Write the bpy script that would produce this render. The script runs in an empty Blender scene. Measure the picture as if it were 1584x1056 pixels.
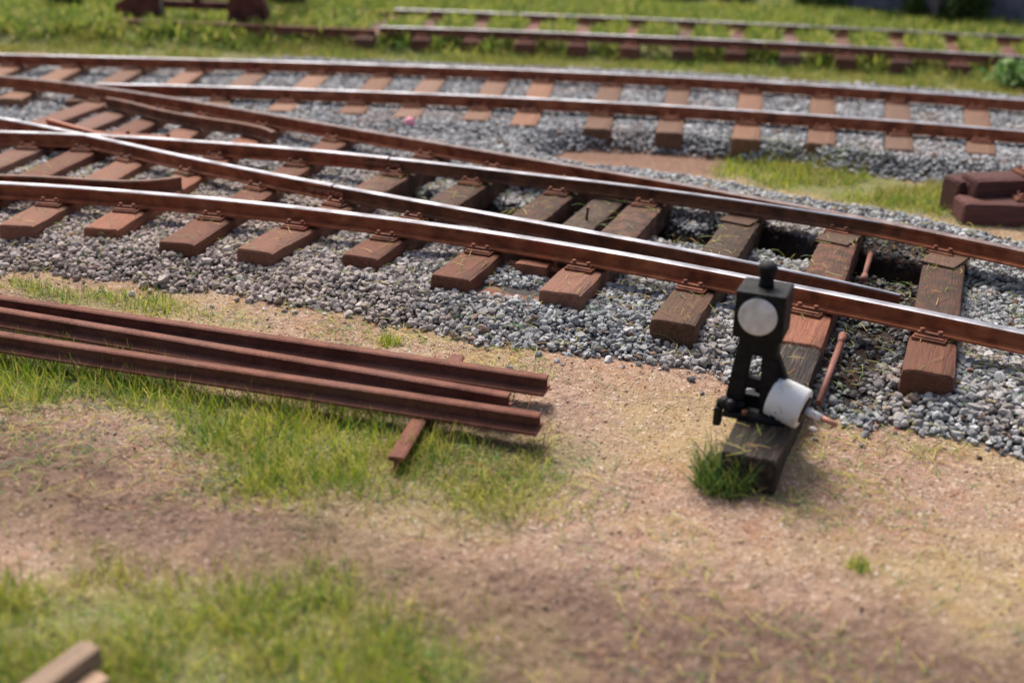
import bpy, bmesh, math, random
import numpy as np
from mathutils import Vector, Matrix
random.seed(4); RNG = np.random.default_rng(11)
C = bpy.context.scene.collection
SC = bpy.context.scene
R = math.radians

# ------------------------------------------------------------------ camera
FPX, PITCH, ROLL, CAMH = 1850.0, R(22.39198), R(1.43474), 2.14092
IW, IH = 1584.0, 1056.0
_cp, _sp = math.cos(PITCH), math.sin(PITCH)
FW = np.array([0, _cp, -_sp]); _rt = np.array([1.0, 0, 0]); _up = np.cross(_rt, FW)
RT = math.cos(ROLL)*_rt + math.sin(ROLL)*_up
UP = -math.sin(ROLL)*_rt + math.cos(ROLL)*_up
CAMO = np.array([0, 0, CAMH])
cam = bpy.data.cameras.new('camera'); camo = bpy.data.objects.new('camera', cam); C.objects.link(camo)
cam.sensor_width = 36; cam.lens = FPX/IW*36; cam.clip_start = .05; cam.clip_end = 400
M4 = Matrix.Identity(4)
for i in range(3):
    M4[i][0] = RT[i]; M4[i][1] = UP[i]; M4[i][2] = -FW[i]; M4[i][3] = CAMO[i]
camo.matrix_world = M4
SC.camera = camo
cam.dof.use_dof = True; cam.dof.focus_distance = 6.45; cam.dof.aperture_fstop = 0.74; cam.dof.aperture_blades = 7
# ------------------------------------------------------------------ world, sun, exposure
SUN_AZ, SUN_EL = R(-22), R(56)          # azimuth from +Y towards +X
w = bpy.data.worlds.new('World'); SC.world = w; w.use_nodes = True
nt = w.node_tree; sky = nt.nodes.new('ShaderNodeTexSky'); sky.sky_type = 'NISHITA'; sky.sun_disc = False
sky.sun_elevation = SUN_EL; sky.sun_rotation = SUN_AZ % (2*math.pi); sky.air_density = 1.0; sky.dust_density = 6.0; sky.ozone_density = .4
bg = nt.nodes['Background']; bg.inputs[1].default_value = 0.105
nt.links.new(sky.outputs[0], bg.inputs[0])
sl = bpy.data.lights.new('sun', 'SUN'); sl.energy = 3.0; sl.angle = R(22); sl.color = (1, .95, .88)
so = bpy.data.objects.new('sun', sl); C.objects.link(so)
sd = Vector((math.sin(SUN_AZ)*math.cos(SUN_EL), math.cos(SUN_AZ)*math.cos(SUN_EL), math.sin(SUN_EL)))
so.rotation_euler = sd.to_track_quat('Z', 'Y').to_euler(); so.location = (-4, 9, 12)
SC.view_settings.view_transform = 'Standard'; SC.view_settings.look = 'None'
SC.view_settings.exposure = 0.5; SC.view_settings.gamma = 1; SC.view_settings.use_curve_mapping = False
SC.render.engine = 'CYCLES'; SC.cycles.use_denoising = True
SC.cycles.max_bounces = 6; SC.cycles.transparent_max_bounces = 4

# ------------------------------------------------------------------ helpers
GZ = -.312            # open ground
STOP = -.12         # sleeper tops; rail tops are z = 0

def P(px, py, z=0.0):
    d = (px-IW/2)*RT - (py-IH/2)*UP + FPX*FW
    t = (z-CAMO[2])/d[2]
    return CAMO + t*d
def PP(pts, z): return np.array([P(a, b, z)[:2] for a, b in pts])
def tag(o, label=None, cat=None, group=None, kind=None):
    if label: o['label'] = label
    if cat: o['category'] = cat
    if group: o['group'] = group
    if kind: o['kind'] = kind
    return o
def link(name, me, mats, parent=None):
    o = bpy.data.objects.new(name, me); C.objects.link(o)
    for m in (mats if isinstance(mats, (list, tuple)) else [mats]): me.materials.append(m)
    if parent: o.parent = parent
    return o
def empty(name, loc, rz=0):
    o = bpy.data.objects.new(name, None); C.objects.link(o); o.location = loc; o.rotation_euler = (0, 0, rz)
    o.empty_display_size = .1
    return o
def np_mesh(name, V, F, smooth=False, attrs=None, mi=None):
    """V (n,3); F (m,k) all faces of one size"""
    me = bpy.data.meshes.new(name); n, k = F.shape
    me.vertices.add(len(V)); me.vertices.foreach_set('co', np.ascontiguousarray(V, np.float32).ravel())
    me.loops.add(n*k); me.loops.foreach_set('vertex_index', np.ascontiguousarray(F, np.int32).ravel())
    me.polygons.add(n); me.polygons.foreach_set('loop_start', np.arange(0, n*k, k, dtype=np.int32))
    me.polygons.foreach_set('loop_total', np.full(n, k, np.int32))
    me.polygons.foreach_set('use_smooth', np.full(n, smooth, bool))
    for an, av in (attrs or {}).items():
        a = me.attributes.new(an, 'FLOAT', 'POINT'); a.data.foreach_set('value', np.ascontiguousarray(av, np.float32))
    if mi is not None: me.polygons.foreach_set('material_index', np.ascontiguousarray(mi, np.int32))
    me.update(calc_edges=True); me.validate()
    return me
class MB:
    def __init__(s): s.bm = bmesh.new()
    def box(s, c, d, rot=None, bev=0.0, mi=0):
        r = bmesh.ops.create_cube(s.bm, size=1); vs = r['verts']
        M = Matrix.Translation(Vector(c)) @ ((rot.to_4x4() if rot is not None else Matrix.Identity(4))) @ Matrix.Diagonal((d[0], d[1], d[2], 1))
        bmesh.ops.transform(s.bm, matrix=M, verts=vs)
        fs = list({f for v in vs for f in v.link_faces})
        for f in fs: f.material_index = mi
        if bev:
            es = list({e for v in vs for e in v.link_edges})
            bmesh.ops.bevel(s.bm, geom=es, offset=bev, segments=2, affect='EDGES', profile=.6)
        return s
    def cyl(s, a, b, r1, r2=None, n=18, mi=0, cap=True):
        a, b = Vector(a), Vector(b); r2 = r1 if r2 is None else r2
        q = (b-a).to_track_quat('Z', 'Y').to_matrix().to_4x4()
        r = bmesh.ops.create_cone(s.bm, cap_ends=cap, segments=n, radius1=r1, radius2=r2, depth=(b-a).length)
        bmesh.ops.transform(s.bm, matrix=Matrix.Translation((a+b)/2) @ q, verts=r['verts'])
        for f in {f for v in r['verts'] for f in v.link_faces}:
            f.material_index = mi; f.smooth = len(f.verts) == 4
        return s
    def lathe(s, prof, n=24, M=None, mi=0):
        """prof: (radius, z) from bottom to top"""
        rings = []
        for r, z in prof:
            rings.append([s.bm.verts.new((r*math.cos(2*math.pi*k/n), r*math.sin(2*math.pi*k/n), z)) for k in range(n)])
        for a, b in zip(rings, rings[1:]):
            for k in range(n):
                f = s.bm.faces.new((a[k], a[(k+1) % n], b[(k+1) % n], b[k])); f.smooth = True; f.material_index = mi
        f1 = s.bm.faces.new(rings[0][::-1]); f2 = s.bm.faces.new(rings[-1]); f1.material_index = f2.material_index = mi
        if M is not None: bmesh.ops.transform(s.bm, matrix=M, verts=[v for r in rings for v in r])
        return s
    def ball(s, c, r, sc=(1, 1, 1), sub=2):
        q = bmesh.ops.create_icosphere(s.bm, subdivisions=sub, radius=r)
        bmesh.ops.transform(s.bm, matrix=Matrix.Translation(Vector(c)) @ Matrix.Diagonal((*sc, 1)), verts=q['verts'])
        for f in {f for v in q['verts'] for f in v.link_faces}: f.smooth = True
        return s
    def build(s, name, mats, parent=None):
        me = bpy.data.meshes.new(name); s.bm.to_mesh(me); s.bm.free()
        return link(name, me, mats, parent)
def hsh(ix, iy, s):
    n = (ix*374761393 + iy*668265263 + s*974634777) & 0xffffffff
    n = ((n ^ (n >> 13))*1274126177) & 0xffffffff
    return ((n ^ (n >> 16)) & 0xffff)/65535.0
def vnoise(x, y, s=0):
    x = np.asarray(x, float); y = np.asarray(y, float)
    ix = np.floor(x).astype(np.int64); iy = np.floor(y).astype(np.int64); fx = x-ix; fy = y-iy
    fx = fx*fx*(3-2*fx); fy = fy*fy*(3-2*fy)
    a = hsh(ix, iy, s); b = hsh(ix+1, iy, s); c = hsh(ix, iy+1, s); d = hsh(ix+1, iy+1, s)
    return (a*(1-fx)+b*fx)*(1-fy) + (c*(1-fx)+d*fx)*fy
def fbm(x, y, s=0, o=4):
    r = 0; a = .5; t = 0
    for i in range(o):
        r = r + a*vnoise(x*2**i, y*2**i, s+i*7); t += a; a *= .5
    return r/t
def inpoly(pts, poly):
    x, y = pts[:, 0], pts[:, 1]; ins = np.zeros(len(pts), bool); n = len(poly); j = n-1
    for i in range(n):
        xi, yi = poly[i]; xj, yj = poly[j]
        c = ((yi > y) != (yj > y)) & (x < (xj-xi)*(y-yi)/(yj-yi+1e-12)+xi)
        ins ^= c; j = i
    return ins
def sdist(pts, poly):
    """signed distance, positive inside"""
    best = np.full(len(pts), 1e9)
    for i in range(len(poly)):
        a = poly[i]; b = poly[(i+1) % len(poly)]; d = b-a; L = d@d+1e-12
        t = np.clip(((pts-a)@d)/L, 0, 1); q = pts-a-t[:, None]*d
        best = np.minimum(best, np.hypot(q[:, 0], q[:, 1]))
    return np.where(inpoly(pts, poly), best, -best)
def sstep(a, b, x): t = np.clip((x-a)/(b-a), 0, 1); return t*t*(3-2*t)

# ------------------------------------------------------------------ materials
class NT:
    def __init__(s, name):
        s.m = bpy.data.materials.new(name); s.m.use_nodes = True; s.t = s.m.node_tree
        s.b = s.t.nodes['Principled BSDF']; s.tc = None
    def n(s, typ, **kw):
        q = s.t.nodes.new(typ)
        for k, v in kw.items(): setattr(q, k, v)
        return q
    def l(s, a, b): s.t.links.new(a, b)
    def coord(s, scale=(1, 1, 1), kind='Object'):
        s.tc = s.tc or s.n('ShaderNodeTexCoord')
        mp = s.n('ShaderNodeMapping'); mp.inputs['Scale'].default_value = scale
        s.l(s.tc.outputs[kind], mp.inputs[0]); return mp.outputs[0]
    def world(s, scale=(1, 1, 1)):
        g = s.n('ShaderNodeNewGeometry'); mp = s.n('ShaderNodeMapping'); mp.inputs['Scale'].default_value = scale
        s.l(g.outputs['Position'], mp.inputs[0]); return mp.outputs[0]
    def noise(s, vec, sc, det=4, rough=.55, dist=0):
        q = s.n('ShaderNodeTexNoise'); q.inputs['Scale'].default_value = sc; q.inputs['Detail'].default_value = det
        q.inputs['Roughness'].default_value = rough; q.inputs['Distortion'].default_value = dist
        s.l(vec, q.inputs['Vector']); return q.outputs['Fac']
    def voro(s, vec, sc, out='Distance', feature='F1'):
        q = s.n('ShaderNodeTexVoronoi', feature=feature); q.inputs['Scale'].default_value = sc
        s.l(vec, q.inputs['Vector']); return q.outputs[out]
    def ramp(s, fac, stops, interp='LINEAR'):
        q = s.n('ShaderNodeValToRGB'); cr = q.color_ramp; cr.interpolation = interp
        while len(cr.elements) < len(stops): cr.elements.new(.5)
        for e, (p, c) in zip(cr.elements, stops):
            e.position = p; e.color = (*c, 1) if len(c) == 3 else c
        s.l(fac, q.inputs[0]); return q.outputs[0]
    def g(s, fac, a, b, lo=0., hi=1.):
        q = s.n('ShaderNodeMapRange'); q.inputs[1].default_value = a; q.inputs[2].default_value = b
        q.inputs[3].default_value = lo; q.inputs[4].default_value = hi; s.l(fac, q.inputs[0]); return q.outputs[0]
    def mix(s, fac, a, b, mode='MIX'):
        q = s.n('ShaderNodeMix', data_type='RGBA', blend_type=mode)
        for sock, v in ((q.inputs[0], fac), (q.inputs[6], a), (q.inputs[7], b)):
            if isinstance(v, (int, float)): sock.default_value = v
            elif isinstance(v, tuple): sock.default_value = (*v, 1)
            else: s.l(v, sock)
        return q.outputs[2]
    def math(s, op, a, b=None):
        q = s.n('ShaderNodeMath', operation=op)
        for i, v in enumerate((a, b)):
            if v is None: continue
            if isinstance(v, (int, float)): q.inputs[i].default_value = v
            else: s.l(v, q.inputs[i])
        return q.outputs[0]
    def attr(s, name): q = s.n('ShaderNodeAttribute', attribute_name=name); return q.outputs['Fac']
    def island(s): return s.n('ShaderNodeNewGeometry').outputs['Random Per Island']
    def objrand(s): return s.n('ShaderNodeObjectInfo').outputs['Random']
    def bump(s, h, dist=.01, st=.6):
        q = s.n('ShaderNodeBump'); q.inputs['Strength'].default_value = st; q.inputs['Distance'].default_value = dist
        s.l(h, q.inputs['Height']); s.l(q.outputs[0], s.b.inputs['Normal']); return q
    def out(s, col=None, rough=.8, metal=0, spec=.3):
        if col is not None:
            if isinstance(col, tuple): s.b.inputs['Base Color'].default_value = (*col, 1)
            else: s.l(col, s.b.inputs['Base Color'])
        if isinstance(rough, (int, float)): s.b.inputs['Roughness'].default_value = rough
        else: s.l(rough, s.b.inputs['Roughness'])
        if isinstance(metal, (int, float)): s.b.inputs['Metallic'].default_value = metal
        else: s.l(metal, s.b.inputs['Metallic'])
        s.b.inputs['Specular IOR Level'].default_value = spec
        return s.m

def wood_mat(name, dark, mid, light, gr=1.0, rough=.75, spec=.3, greasy=False):
    n = NT(name); v = n.coord((1.6, 22, 22)); f = n.noise(v, 2.2, 6, .62, .6)
    big = n.noise(n.coord((1, 1, 1)), 5.0, 3); fine = n.noise(n.coord((6, 60, 60)), 2, 3)
    c = n.ramp(f, [(.3, dark), (.5, mid), (.72, light)])
    c = n.mix(n.g(big, .35, .7, 0, .65), c, mid)
    hs = n.n('ShaderNodeHueSaturation'); n.l(n.g(n.objrand(), 0, 1, .62, 1.3), hs.inputs['Value']); n.l(n.mix(n.g(n.math('FRACT', n.math('MULTIPLY', n.objrand(), 7.31)), 0.4, 1, 0, .28), c, tuple(.36*sum(mid)*k for k in (1.12, 1.0, .9))), hs.inputs['Color'])
    ck = n.noise(n.coord((.9, 15, 15)), 3.1, 2, .4, .3); c = n.mix(n.g(n.math('ABSOLUTE', n.math('SUBTRACT', ck, .5)), 0, .018, .85, 0), c, tuple(x*.25 for x in dark))
    sp = n.voro(n.coord((1, 1, 1)), 85); c2 = n.mix(n.g(sp, .0, .1, .35, 0), hs.outputs[0], (.32, .24, .18))
    if greasy:
        gz = n.noise(n.coord((1, 1, 1)), 9, 4); c2 = n.mix(n.math('MULTIPLY', n.attr('grease'), n.g(gz, .32, .6, .25, .85)), c2, (.034, .021, .014))
        c2 = n.mix(n.g(gz, .6, .72, 0, .5), c2, (.055, .03, .02))
    h = n.math('ADD', n.math('MULTIPLY', f, 1.0), n.math('MULTIPLY', fine, .5))
    n.bump(h, .008*gr, .8)
    return n.out(c2, n.g(f, .3, .7, rough-.12, rough+.12), 0, spec)
def rust_mat(name, a, b, c, rough=.7, bumpd=.003, red=0.0):
    n = NT(name); v = n.world(); f = n.noise(v, 9, 5); f2 = n.noise(v, 70, 3); f3 = n.noise(v, 2.3, 2)
    col = n.ramp(f, [(.3, a), (.52, b), (.75, c)])
    col = n.mix(n.g(f2, .55, .75, 0, .5), col, a)
    if red: col = n.mix(n.g(f3, .6, .72, 0, red), col, (.26, .03, .018))
    sp = n.voro(v, 60); col = n.mix(n.g(sp, .0, .06, .3, 0), col, (.3, .2, .14))
    n.bump(n.math('ADD', f2, f), bumpd, .7)
    return n.out(col, rough, 0, .35)
MAT = {}
MAT['rail_rust'] = rust_mat('rail rust', (.11, .03, .014), (.29, .082, .034), (.41, .15, .066), .48, .003, .6)
MAT['rail_rust_c'] = rust_mat('far rail rust', (.10, .035, .022), (.19, .07, .048), (.25, .10, .07), .7)
MAT['rail_dark'] = rust_mat('greasy rail side', (.045, .018, .009), (.14, .05, .023), (.25, .09, .042), .55, .003)
MAT['plate'] = rust_mat('rusty plates', (.09, .032, .018), (.21, .075, .04), (.29, .12, .07), .75, .006, .35)
_n = NT('stored rail rust'); _v = _n.world(); _f = _n.noise(_v, 7, 6, .65); _g = _n.noise(_v, 90, 4); _e = _n.noise(_v, 2.4, 3)
_c = _n.ramp(_f, [(.3, (.085, .030, .020)), (.5, (.165, .062, .042)), (.7, (.235, .095, .062))]); _c = _n.mix(_n.g(_e, .45, .65, 0, .5), _c, (.20, .098, .075)); _c = _n.mix(_n.g(_g, .58, .72, 0, .6), _c, (.30, .15, .10)); _c = _n.mix(_n.g(_g, .4, .28, 0, .7), _c, (.055, .02, .014))
_n.bump(_n.math('ADD', _g, _f), .006, .8); MAT['spare'] = _n.out(_c, .8, 0, .25)
MAT['iron_dk'] = rust_mat('dark rusty iron', (.05, .014, .013), (.125, .035, .028), (.2, .07, .055), .75, .008)
MAT['rod'] = rust_mat('rod brown', (.14, .05, .035), (.22, .09, .065), (.27, .12, .09), .6, .002)
def polish():
    n = NT('polished rail head'); f = n.noise(n.world((1, 1, 1)), 4, 5); st = n.noise(n.world((2, 60, 1)), 2, 3)
    col = n.ramp(f, [(.3, (.27, .26, .28)), (.65, (.48, .48, .52))])
    n.bump(st, .001, .25)
    sp = n.noise(n.world(), 45, 2); dirt = n.g(sp, .66, .78, 0, 1)
    return n.out(n.mix(dirt, col, (.12, .06, .04)), n.g(f, .3, .7, .3, .48), n.g(dirt, 0, 1, .95, .2), .5)
MAT['head'] = polish()
MAT['head_dull'] = rust_mat('dull worn rail head', (.09, .045, .035), (.19, .125, .115), (.32, .27, .27), .4, .002)
MAT['wood_main'] = wood_mat('old red brown sleeper', (.075, .027, .015), (.20, .076, .043), (.29, .125, .078), 1.4, greasy=True)
MAT['wood_dark'] = wood_mat('dark oily sleeper', (.035, .018, .011), (.115, .058, .034), (.185, .10, .062), 1.4, greasy=True)
MAT['wood_mid'] = wood_mat('tan sleeper', (.14, .066, .035), (.22, .105, .06), (.32, .185, .125), 1.6, greasy=True)
MAT['wood_far'] = wood_mat('far red sleeper', (.07, .025, .02), (.15, .058, .045), (.2, .085, .066), greasy=True)
MAT['wood_grey'] = wood_mat('weathered grey timber', (.004, .0035, .0035), (.024, .017, .014), (.15, .105, .08), 3)
MAT['wood_pile'] = wood_mat('creosoted timber', (.04, .013, .012), (.105, .033, .028), (.18, .07, .06), 2.4, greasy=True)
MAT['wood_pale'] = wood_mat('pale timber', (.16, .10, .065), (.30, .2, .135), (.42, .3, .2), .6)
def plain(name, col, rough, spec=.4, bd=.002, sc=40, var=.25):
    n = NT(name); f = n.noise(n.coord(), sc, 4)
    c = n.mix(n.g(f, .3, .7), tuple(x*(1-var) for x in col), tuple(min(1, x*(1+var)) for x in col))
    n.bump(f, bd, .6); return n.out(c, rough, 0, spec)
_n = NT('worn black paint'); _v = _n.coord(); _f = _n.noise(_v, 26, 5); _g = _n.noise(_v, 7, 4); _e = _n.noise(_v, 120, 2)
_c = _n.mix(_n.g(_f, .3, .7), (.004, .004, .005), (.012, .012, .014)); _c = _n.mix(_n.g(_g, .58, .72, 0, .6), _c, (.045, .04, .038)); _c = _n.mix(_n.g(_e, .68, .74, 0, .7), _c, (.10, .05, .03))
_n.bump(_n.math('ADD', _f, _e), .006, .8); MAT['black'] = _n.out(_c, _n.g(_g, .3, .7, .38, .7), 0, .22)
MAT['lens'] = NT('milky lens'); _n = MAT['lens']
_f = _n.noise(_n.coord(), 9, 4); _n.bump(_f, .002, .3)
MAT['lens'] = _n.out(_n.ramp(_f, [(.28, (.34, .31, .22)), (.42, (.60, .58, .54)), (.58, (.84, .83, .82)), (.72, (.68, .66, .74)), (.85, (.5, .36, .33))]), .35, 0, .5)
_n = NT('white paint'); _f = _n.noise(_n.coord(), 14, 5); _n.bump(_n.noise(_n.coord(), 30, 4), .004, .5)
_g = _n.noise(_n.coord((1, 1, 1)), 38, 5); _c = _n.ramp(_f, [(.25, (.60, .50, .40)), (.42, (.84, .83, .81)), (1, (.88, .87, .86))])
_c = _n.mix(_n.g(_g, .66, .7, 0, .85), _c, (.25, .14, .09)); MAT['white'] = _n.out(_n.mix(_n.g(_f, .6, .75, 0, .4), _c, (.6, .57, .54)), .55, 0, .3)
MAT['pink'] = plain('pale pink paint', (.9, .30, .40), .5, .3); MAT['redpaint'] = plain('red paint', (.85, .05, .2), .5, .3)
MAT['chip'] = plain('pale chip', (.62, .55, .5), .8, .2, .004)
MAT['copper'] = plain('pink metal tip', (.5, .22, .15), .45, .4)
MAT['slate'] = plain('slate grey render', (.15, .15, .205), .85, .2, .004, 6, .35)
MAT['concrete'] = plain('pinkish concrete', (.33, .27, .27), .85, .2, .004, 12, .25)
def stone_mat(name, warm=False):
    n = NT(name); r = n.island(); v = n.world()
    c = n.ramp(r, [(0, (.10, .10, .108)), (.12, (.21, .212, .22)), (.42, (.315, .32, .33)), (.72, (.41, .416, .426)), (.88, (.53, .54, .55)), (.945, (.62, .62, .62)), (.955, (.22, .12, .075)), (1, (.14, .075, .045))])
    wc = n.ramp(r, [(0, (.17, .12, .10)), (.3, (.34, .26, .225)), (.7, (.46, .37, .33)), (1, (.6, .52, .48))])
    c = n.mix(n.attr('rust'), c, wc); c = n.mix(n.attr('oil_shade'), c, (.022, .016, .013))
    f = n.noise(v, 110, 4); c = n.mix(n.g(f, .35, .6, .3, 0), c, (.09, .088, .086))
    f2 = n.noise(v, 300, 2); c = n.mix(n.g(f2, .6, .75, 0, .35), c, (.5, .5, .5))
    n.bump(n.math('ADD', f, f2), .004, .7); return n.out(c, .8, 0, .3)
MAT['stone'] = stone_mat('crushed grey stone')
def grain_mat():
    n = NT('sand grains'); r = n.island()
    c = n.ramp(r, [(0, (.2, .115, .075)), (.35, (.35, .225, .155)), (.7, (.43, .30, .22)), (.9, (.56, .44, .35)), (1, (.74, .67, .6))])
    c = n.mix(n.attr('soil'), c, n.ramp(r, [(0, (.09, .054, .039)), (.6, (.165, .106, .079)), (.95, (.26, .18, .135)), (1, (.4, .32, .27))]))
    return n.out(c, .75, 0, .35)
MAT['grain'] = grain_mat()
def grass_mat(name, stops, trans=.35):
    n = NT(name); r = n.island(); c = n.ramp(r, stops)
    v = n.noise(n.world(), 3.2, 4); c = n.mix(n.g(v, .5, .68, 0, .45), c, stops[-2][1]); c = n.mix(n.g(v, .48, .34, 0, .4), c, stops[1][1])
    n.out(c, .55, 0, .3)
    tr = n.n('ShaderNodeBsdfTranslucent'); n.l(c, tr.inputs[0]); mx = n.n('ShaderNodeMixShader'); mx.inputs[0].default_value = trans
    n.l(n.b.outputs[0], mx.inputs[1]); n.l(tr.outputs[0], mx.inputs[2])
    n.l(mx.outputs[0], n.t.nodes['Material Output'].inputs[0]); return n.m
MAT['grass'] = grass_mat('static grass', [(0, (.012, .12, .05)), (.15, (.06, .20, .02)), (.38, (.26, .40, .02)), (.68, (.50, .52, .05)), (1, (.72, .6, .19))])
MAT['grass_y'] = grass_mat('dry yellow grass', [(0, (.10, .2, .04)), (.3, (.27, .31, .06)), (.65, (.45, .38, .10)), (1, (.54, .40, .18))])
MAT['grass_far'] = grass_mat('far meadow grass', [(0, (.05, .14, .04)), (.35, (.2, .31, .05)), (.7, (.44, .46, .08)), (1, (.6, .5, .19))])
MAT['grass_dk'] = grass_mat('dark tuft grass', [(0, (.012, .06, .025)), (.4, (.05, .14, .03)), (.75, (.17, .25, .04)), (1, (.42, .38, .12))])
MAT['fibre'] = grass_mat('loose fibres', [(0, (.02, .13, .08)), (.3, (.10, .22, .04)), (.55, (.38, .38, .06)), (.93, (.55, .42, .10)), (1, (.4, .04, .03))], .2)
MAT['leaf_dk'] = grass_mat('dark shrub leaves', [(0, (.015, .04, .012)), (.5, (.035, .08, .015)), (.85, (.08, .13, .025)), (1, (.14, .17, .04))], .25)
MAT['leaf_lt'] = grass_mat('pale leaves', [(0, (.08, .2, .05)), (.5, (.18, .34, .09)), (.8, (.36, .48, .2)), (1, (.55, .6, .38))], .3)
MAT['stem'] = plain('brown stem', (.06, .04, .025), .8)

# ------------------------------------------------------------------ rails: centre lines traced on the plane of the rail tops
RP = {
 'NS': [(-160, 275), (0, 282), (134, 290), (268, 300), (401, 313.5), (530, 327), (634, 342), (768, 360), (901, 380.5), (1054, 407), (1221, 436.5), (1355, 467), (1455, 487), (1584, 511), (1760, 548)],
 'SF': [(-160, 200), (0, 203), (200, 210), (334, 219), (530, 235), (593, 242.5), (731, 257.5), (864, 271), (1054, 295), (1188, 316), (1322, 335), (1418, 352)],
 'DF': [(-200, 107), (0, 120), (144, 130), (200, 141), (334, 164), (530, 197.5), (664, 216), (798, 237.5), (931, 262.7), (1060, 287), (1200, 312), (1322, 333), (1418, 351), (1584, 385), (1760, 425)],
 'DN': [(-100, 166), (0, 181), (67, 194), (130, 206), (181, 217), (268, 236), (401, 264), (502, 283), (634, 305), (768, 332), (901, 354), (1030, 377), (1188, 410), (1322, 437), (1393, 454)],
 'AF': [(-200, 79), (0, 83), (268, 90), (530, 98), (798, 108), (1060, 118.5), (1322, 135), (1584, 155), (1780, 172)],
 'AN': [(150, 129), (334, 134), (530, 140), (664, 144.5), (794, 150), (1060, 164.5), (1188, 172), (1322, 182), (1584, 202), (1780, 220)],
 'CF': [(610, 14), (1060, 31.5), (1322, 43.5), (1584, 57), (1800, 69)],
 'CN': [(587, 41), (1060, 58.5), (1322, 72), (1584, 87), (1800, 101)],
}
def smooth_line(pts, deg=4, step=.06, z=0):
    W = PP(pts, z); a = W[0]; d = W[-1]-W[0]; L = np.linalg.norm(d); d /= L; nrm = np.array([-d[1], d[0]])
    u = (W-a)@d; v = (W-a)@nrm; co = np.polyfit(u/L, v, min(deg, len(pts)-2))
    uu = np.linspace(0, L, max(2, int(L/step)+1)); vv = np.polyval(co, uu/L)
    return a+uu[:, None]*d+vv[:, None]*nrm
RL = {k: smooth_line(v, 3 if k in ('AF', 'AN', 'CF', 'CN') else 5) for k, v in RP.items()}
def seg(line, x0, x1): return line[(line[:, 0] >= x0) & (line[:, 0] <= x1)]

def profile(hw=.028, H=.102, fw=.056, w=.014, hh=.03, lip=.006):
    """closed outline, anticlockwise seen along the rail; first edge pair carries the running head"""
    ft = .012
    R_ = [(hw*.72, 0), (hw, -lip), (hw, -hh+.006), (w, -hh), (w, -H+ft+.012), (fw, -H+ft), (fw, -H)]
    return R_ + [(-x, y) for x, y in R_[::-1]]
def rail_mesh(name, line, z=0, prof=None, polished=True, taper=None):
    prof = prof or profile(); n = len(line); k = len(prof)
    T = np.gradient(line, axis=0); T /= np.linalg.norm(T, axis=1)[:, None]; N = np.stack([-T[:, 1], T[:, 0]], 1)
    V = np.zeros((n, k, 3)); jz = (fbm(line[:, 0]*.8, line[:, 1]*.8, 5, 2)-.5)*.008
    for j, (o, h) in enumerate(prof):
        oo = -o*(taper if taper is not None else 1)
        V[:, j, :2] = line+N*(oo*np.ones(n))[:, None]; V[:, j, 2] = z+h+jz
    V = V.reshape(-1, 3)
    I = np.arange(n-1)[:, None]*k; J = np.arange(k)[None]; J2 = (J+1) % k
    F = np.stack([I+J, I+J2, I+k+J2, I+k+J], -1).reshape(-1, 4)[:, ::-1]
    mi = np.where((np.tile(np.arange(k), n-1) == k-1) , 1, 0)
    if polished:
        mi = np.where(np.isin(np.tile(np.arange(k), n-1), [0, k-2]), 1, mi)
    else: mi[:] = 0
    me = np_mesh(name, V, F, False, None, mi)
    bm = bmesh.new(); bm.from_mesh(me); bm.verts.ensure_lookup_table()
    bm.faces.new([bm.verts[j] for j in range(k)]); bm.faces.new([bm.verts[(n-1)*k+j] for j in range(k)][::-1])
    bmesh.ops.recalc_face_normals(bm, faces=bm.faces)
    bm.to_mesh(me); bm.free(); return me
def rail(line, label, group, z=0, polished=True, body='rail_rust', cat='rail', name='rail', head='head', **kw):
    me = rail_mesh(name, line, z, polished=polished, **kw)
    o = link(name, me, [MAT[body], MAT[head]]); tag(o, label, cat, group); return o
def fishplate(par, line, i, h=-.056):
    T = line[min(i+1, len(line)-1)]-line[i-1]; a = math.atan2(T[1], T[0]); p = line[i]
    for s in (-1, 1):
        b = MB(); rot = Matrix.Rotation(a, 3, 'Z'); n = Vector((-math.sin(a), math.cos(a), 0))
        b.box(Vector((p[0], p[1], h))+n*s*.022, (.3, .02, .036), rot, .004)
        for q in (-.1, -.035, .035, .1):
            c = Vector((p[0]+math.cos(a)*q, p[1]+math.sin(a)*q, h))+n*s*.034
            b.cyl(c-n*s*.006, c+n*s*.012, .012, n=6)
        b.build('fish_plate', MAT['plate'], par)
TURN = 'rails of the switch in the nearest track'
def near_i(line, px, z=0):
    q = P(*px, z)[:2]; return int(np.argmin(np.hypot(*(line-q).T)))
rail_ns = rail(RL['NS'], 'long bright-topped rail nearest the viewer, passing just behind the black lantern', TURN)
i = near_i(RL['SF'], (593, 242)); sf1, sf2 = RL['SF'][:i+1], RL['SF'][i+1:]
def gap(l1, l2, g=.014):
    l1 = l1.copy(); d = l2[0]-l1[-1]; l1[-1] = l2[0]-d/np.linalg.norm(d)*g; return l1
sf1 = gap(sf1, sf2)
r1 = rail(sf1, 'rail through the crossing point on the left, ending at the middle joint', TURN)
def blade_taper(line, n_end): 
    t = np.ones(len(line)); k = min(n_end, len(line)); t[-k:] = np.linspace(1, .42, k); return t
r2 = rail(sf2, 'closed switch blade lying tight against the far running rail', TURN, z=-.004, prof=profile(.025, .097, .034), body='rail_dark', taper=blade_taper(sf2, 40))
fishplate(r1, RL['SF'], i)
j = near_i(RL['DN'], (502, 283)); dn1, dn2 = RL['DN'][:j+1], RL['DN'][j+1:]; dn1 = gap(dn1, dn2)
r3 = rail(dn1, 'rail crossing at the frog on the left and ending at the near joint', TURN, z=-.003, prof=profile(.027, .099, .05))
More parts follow.
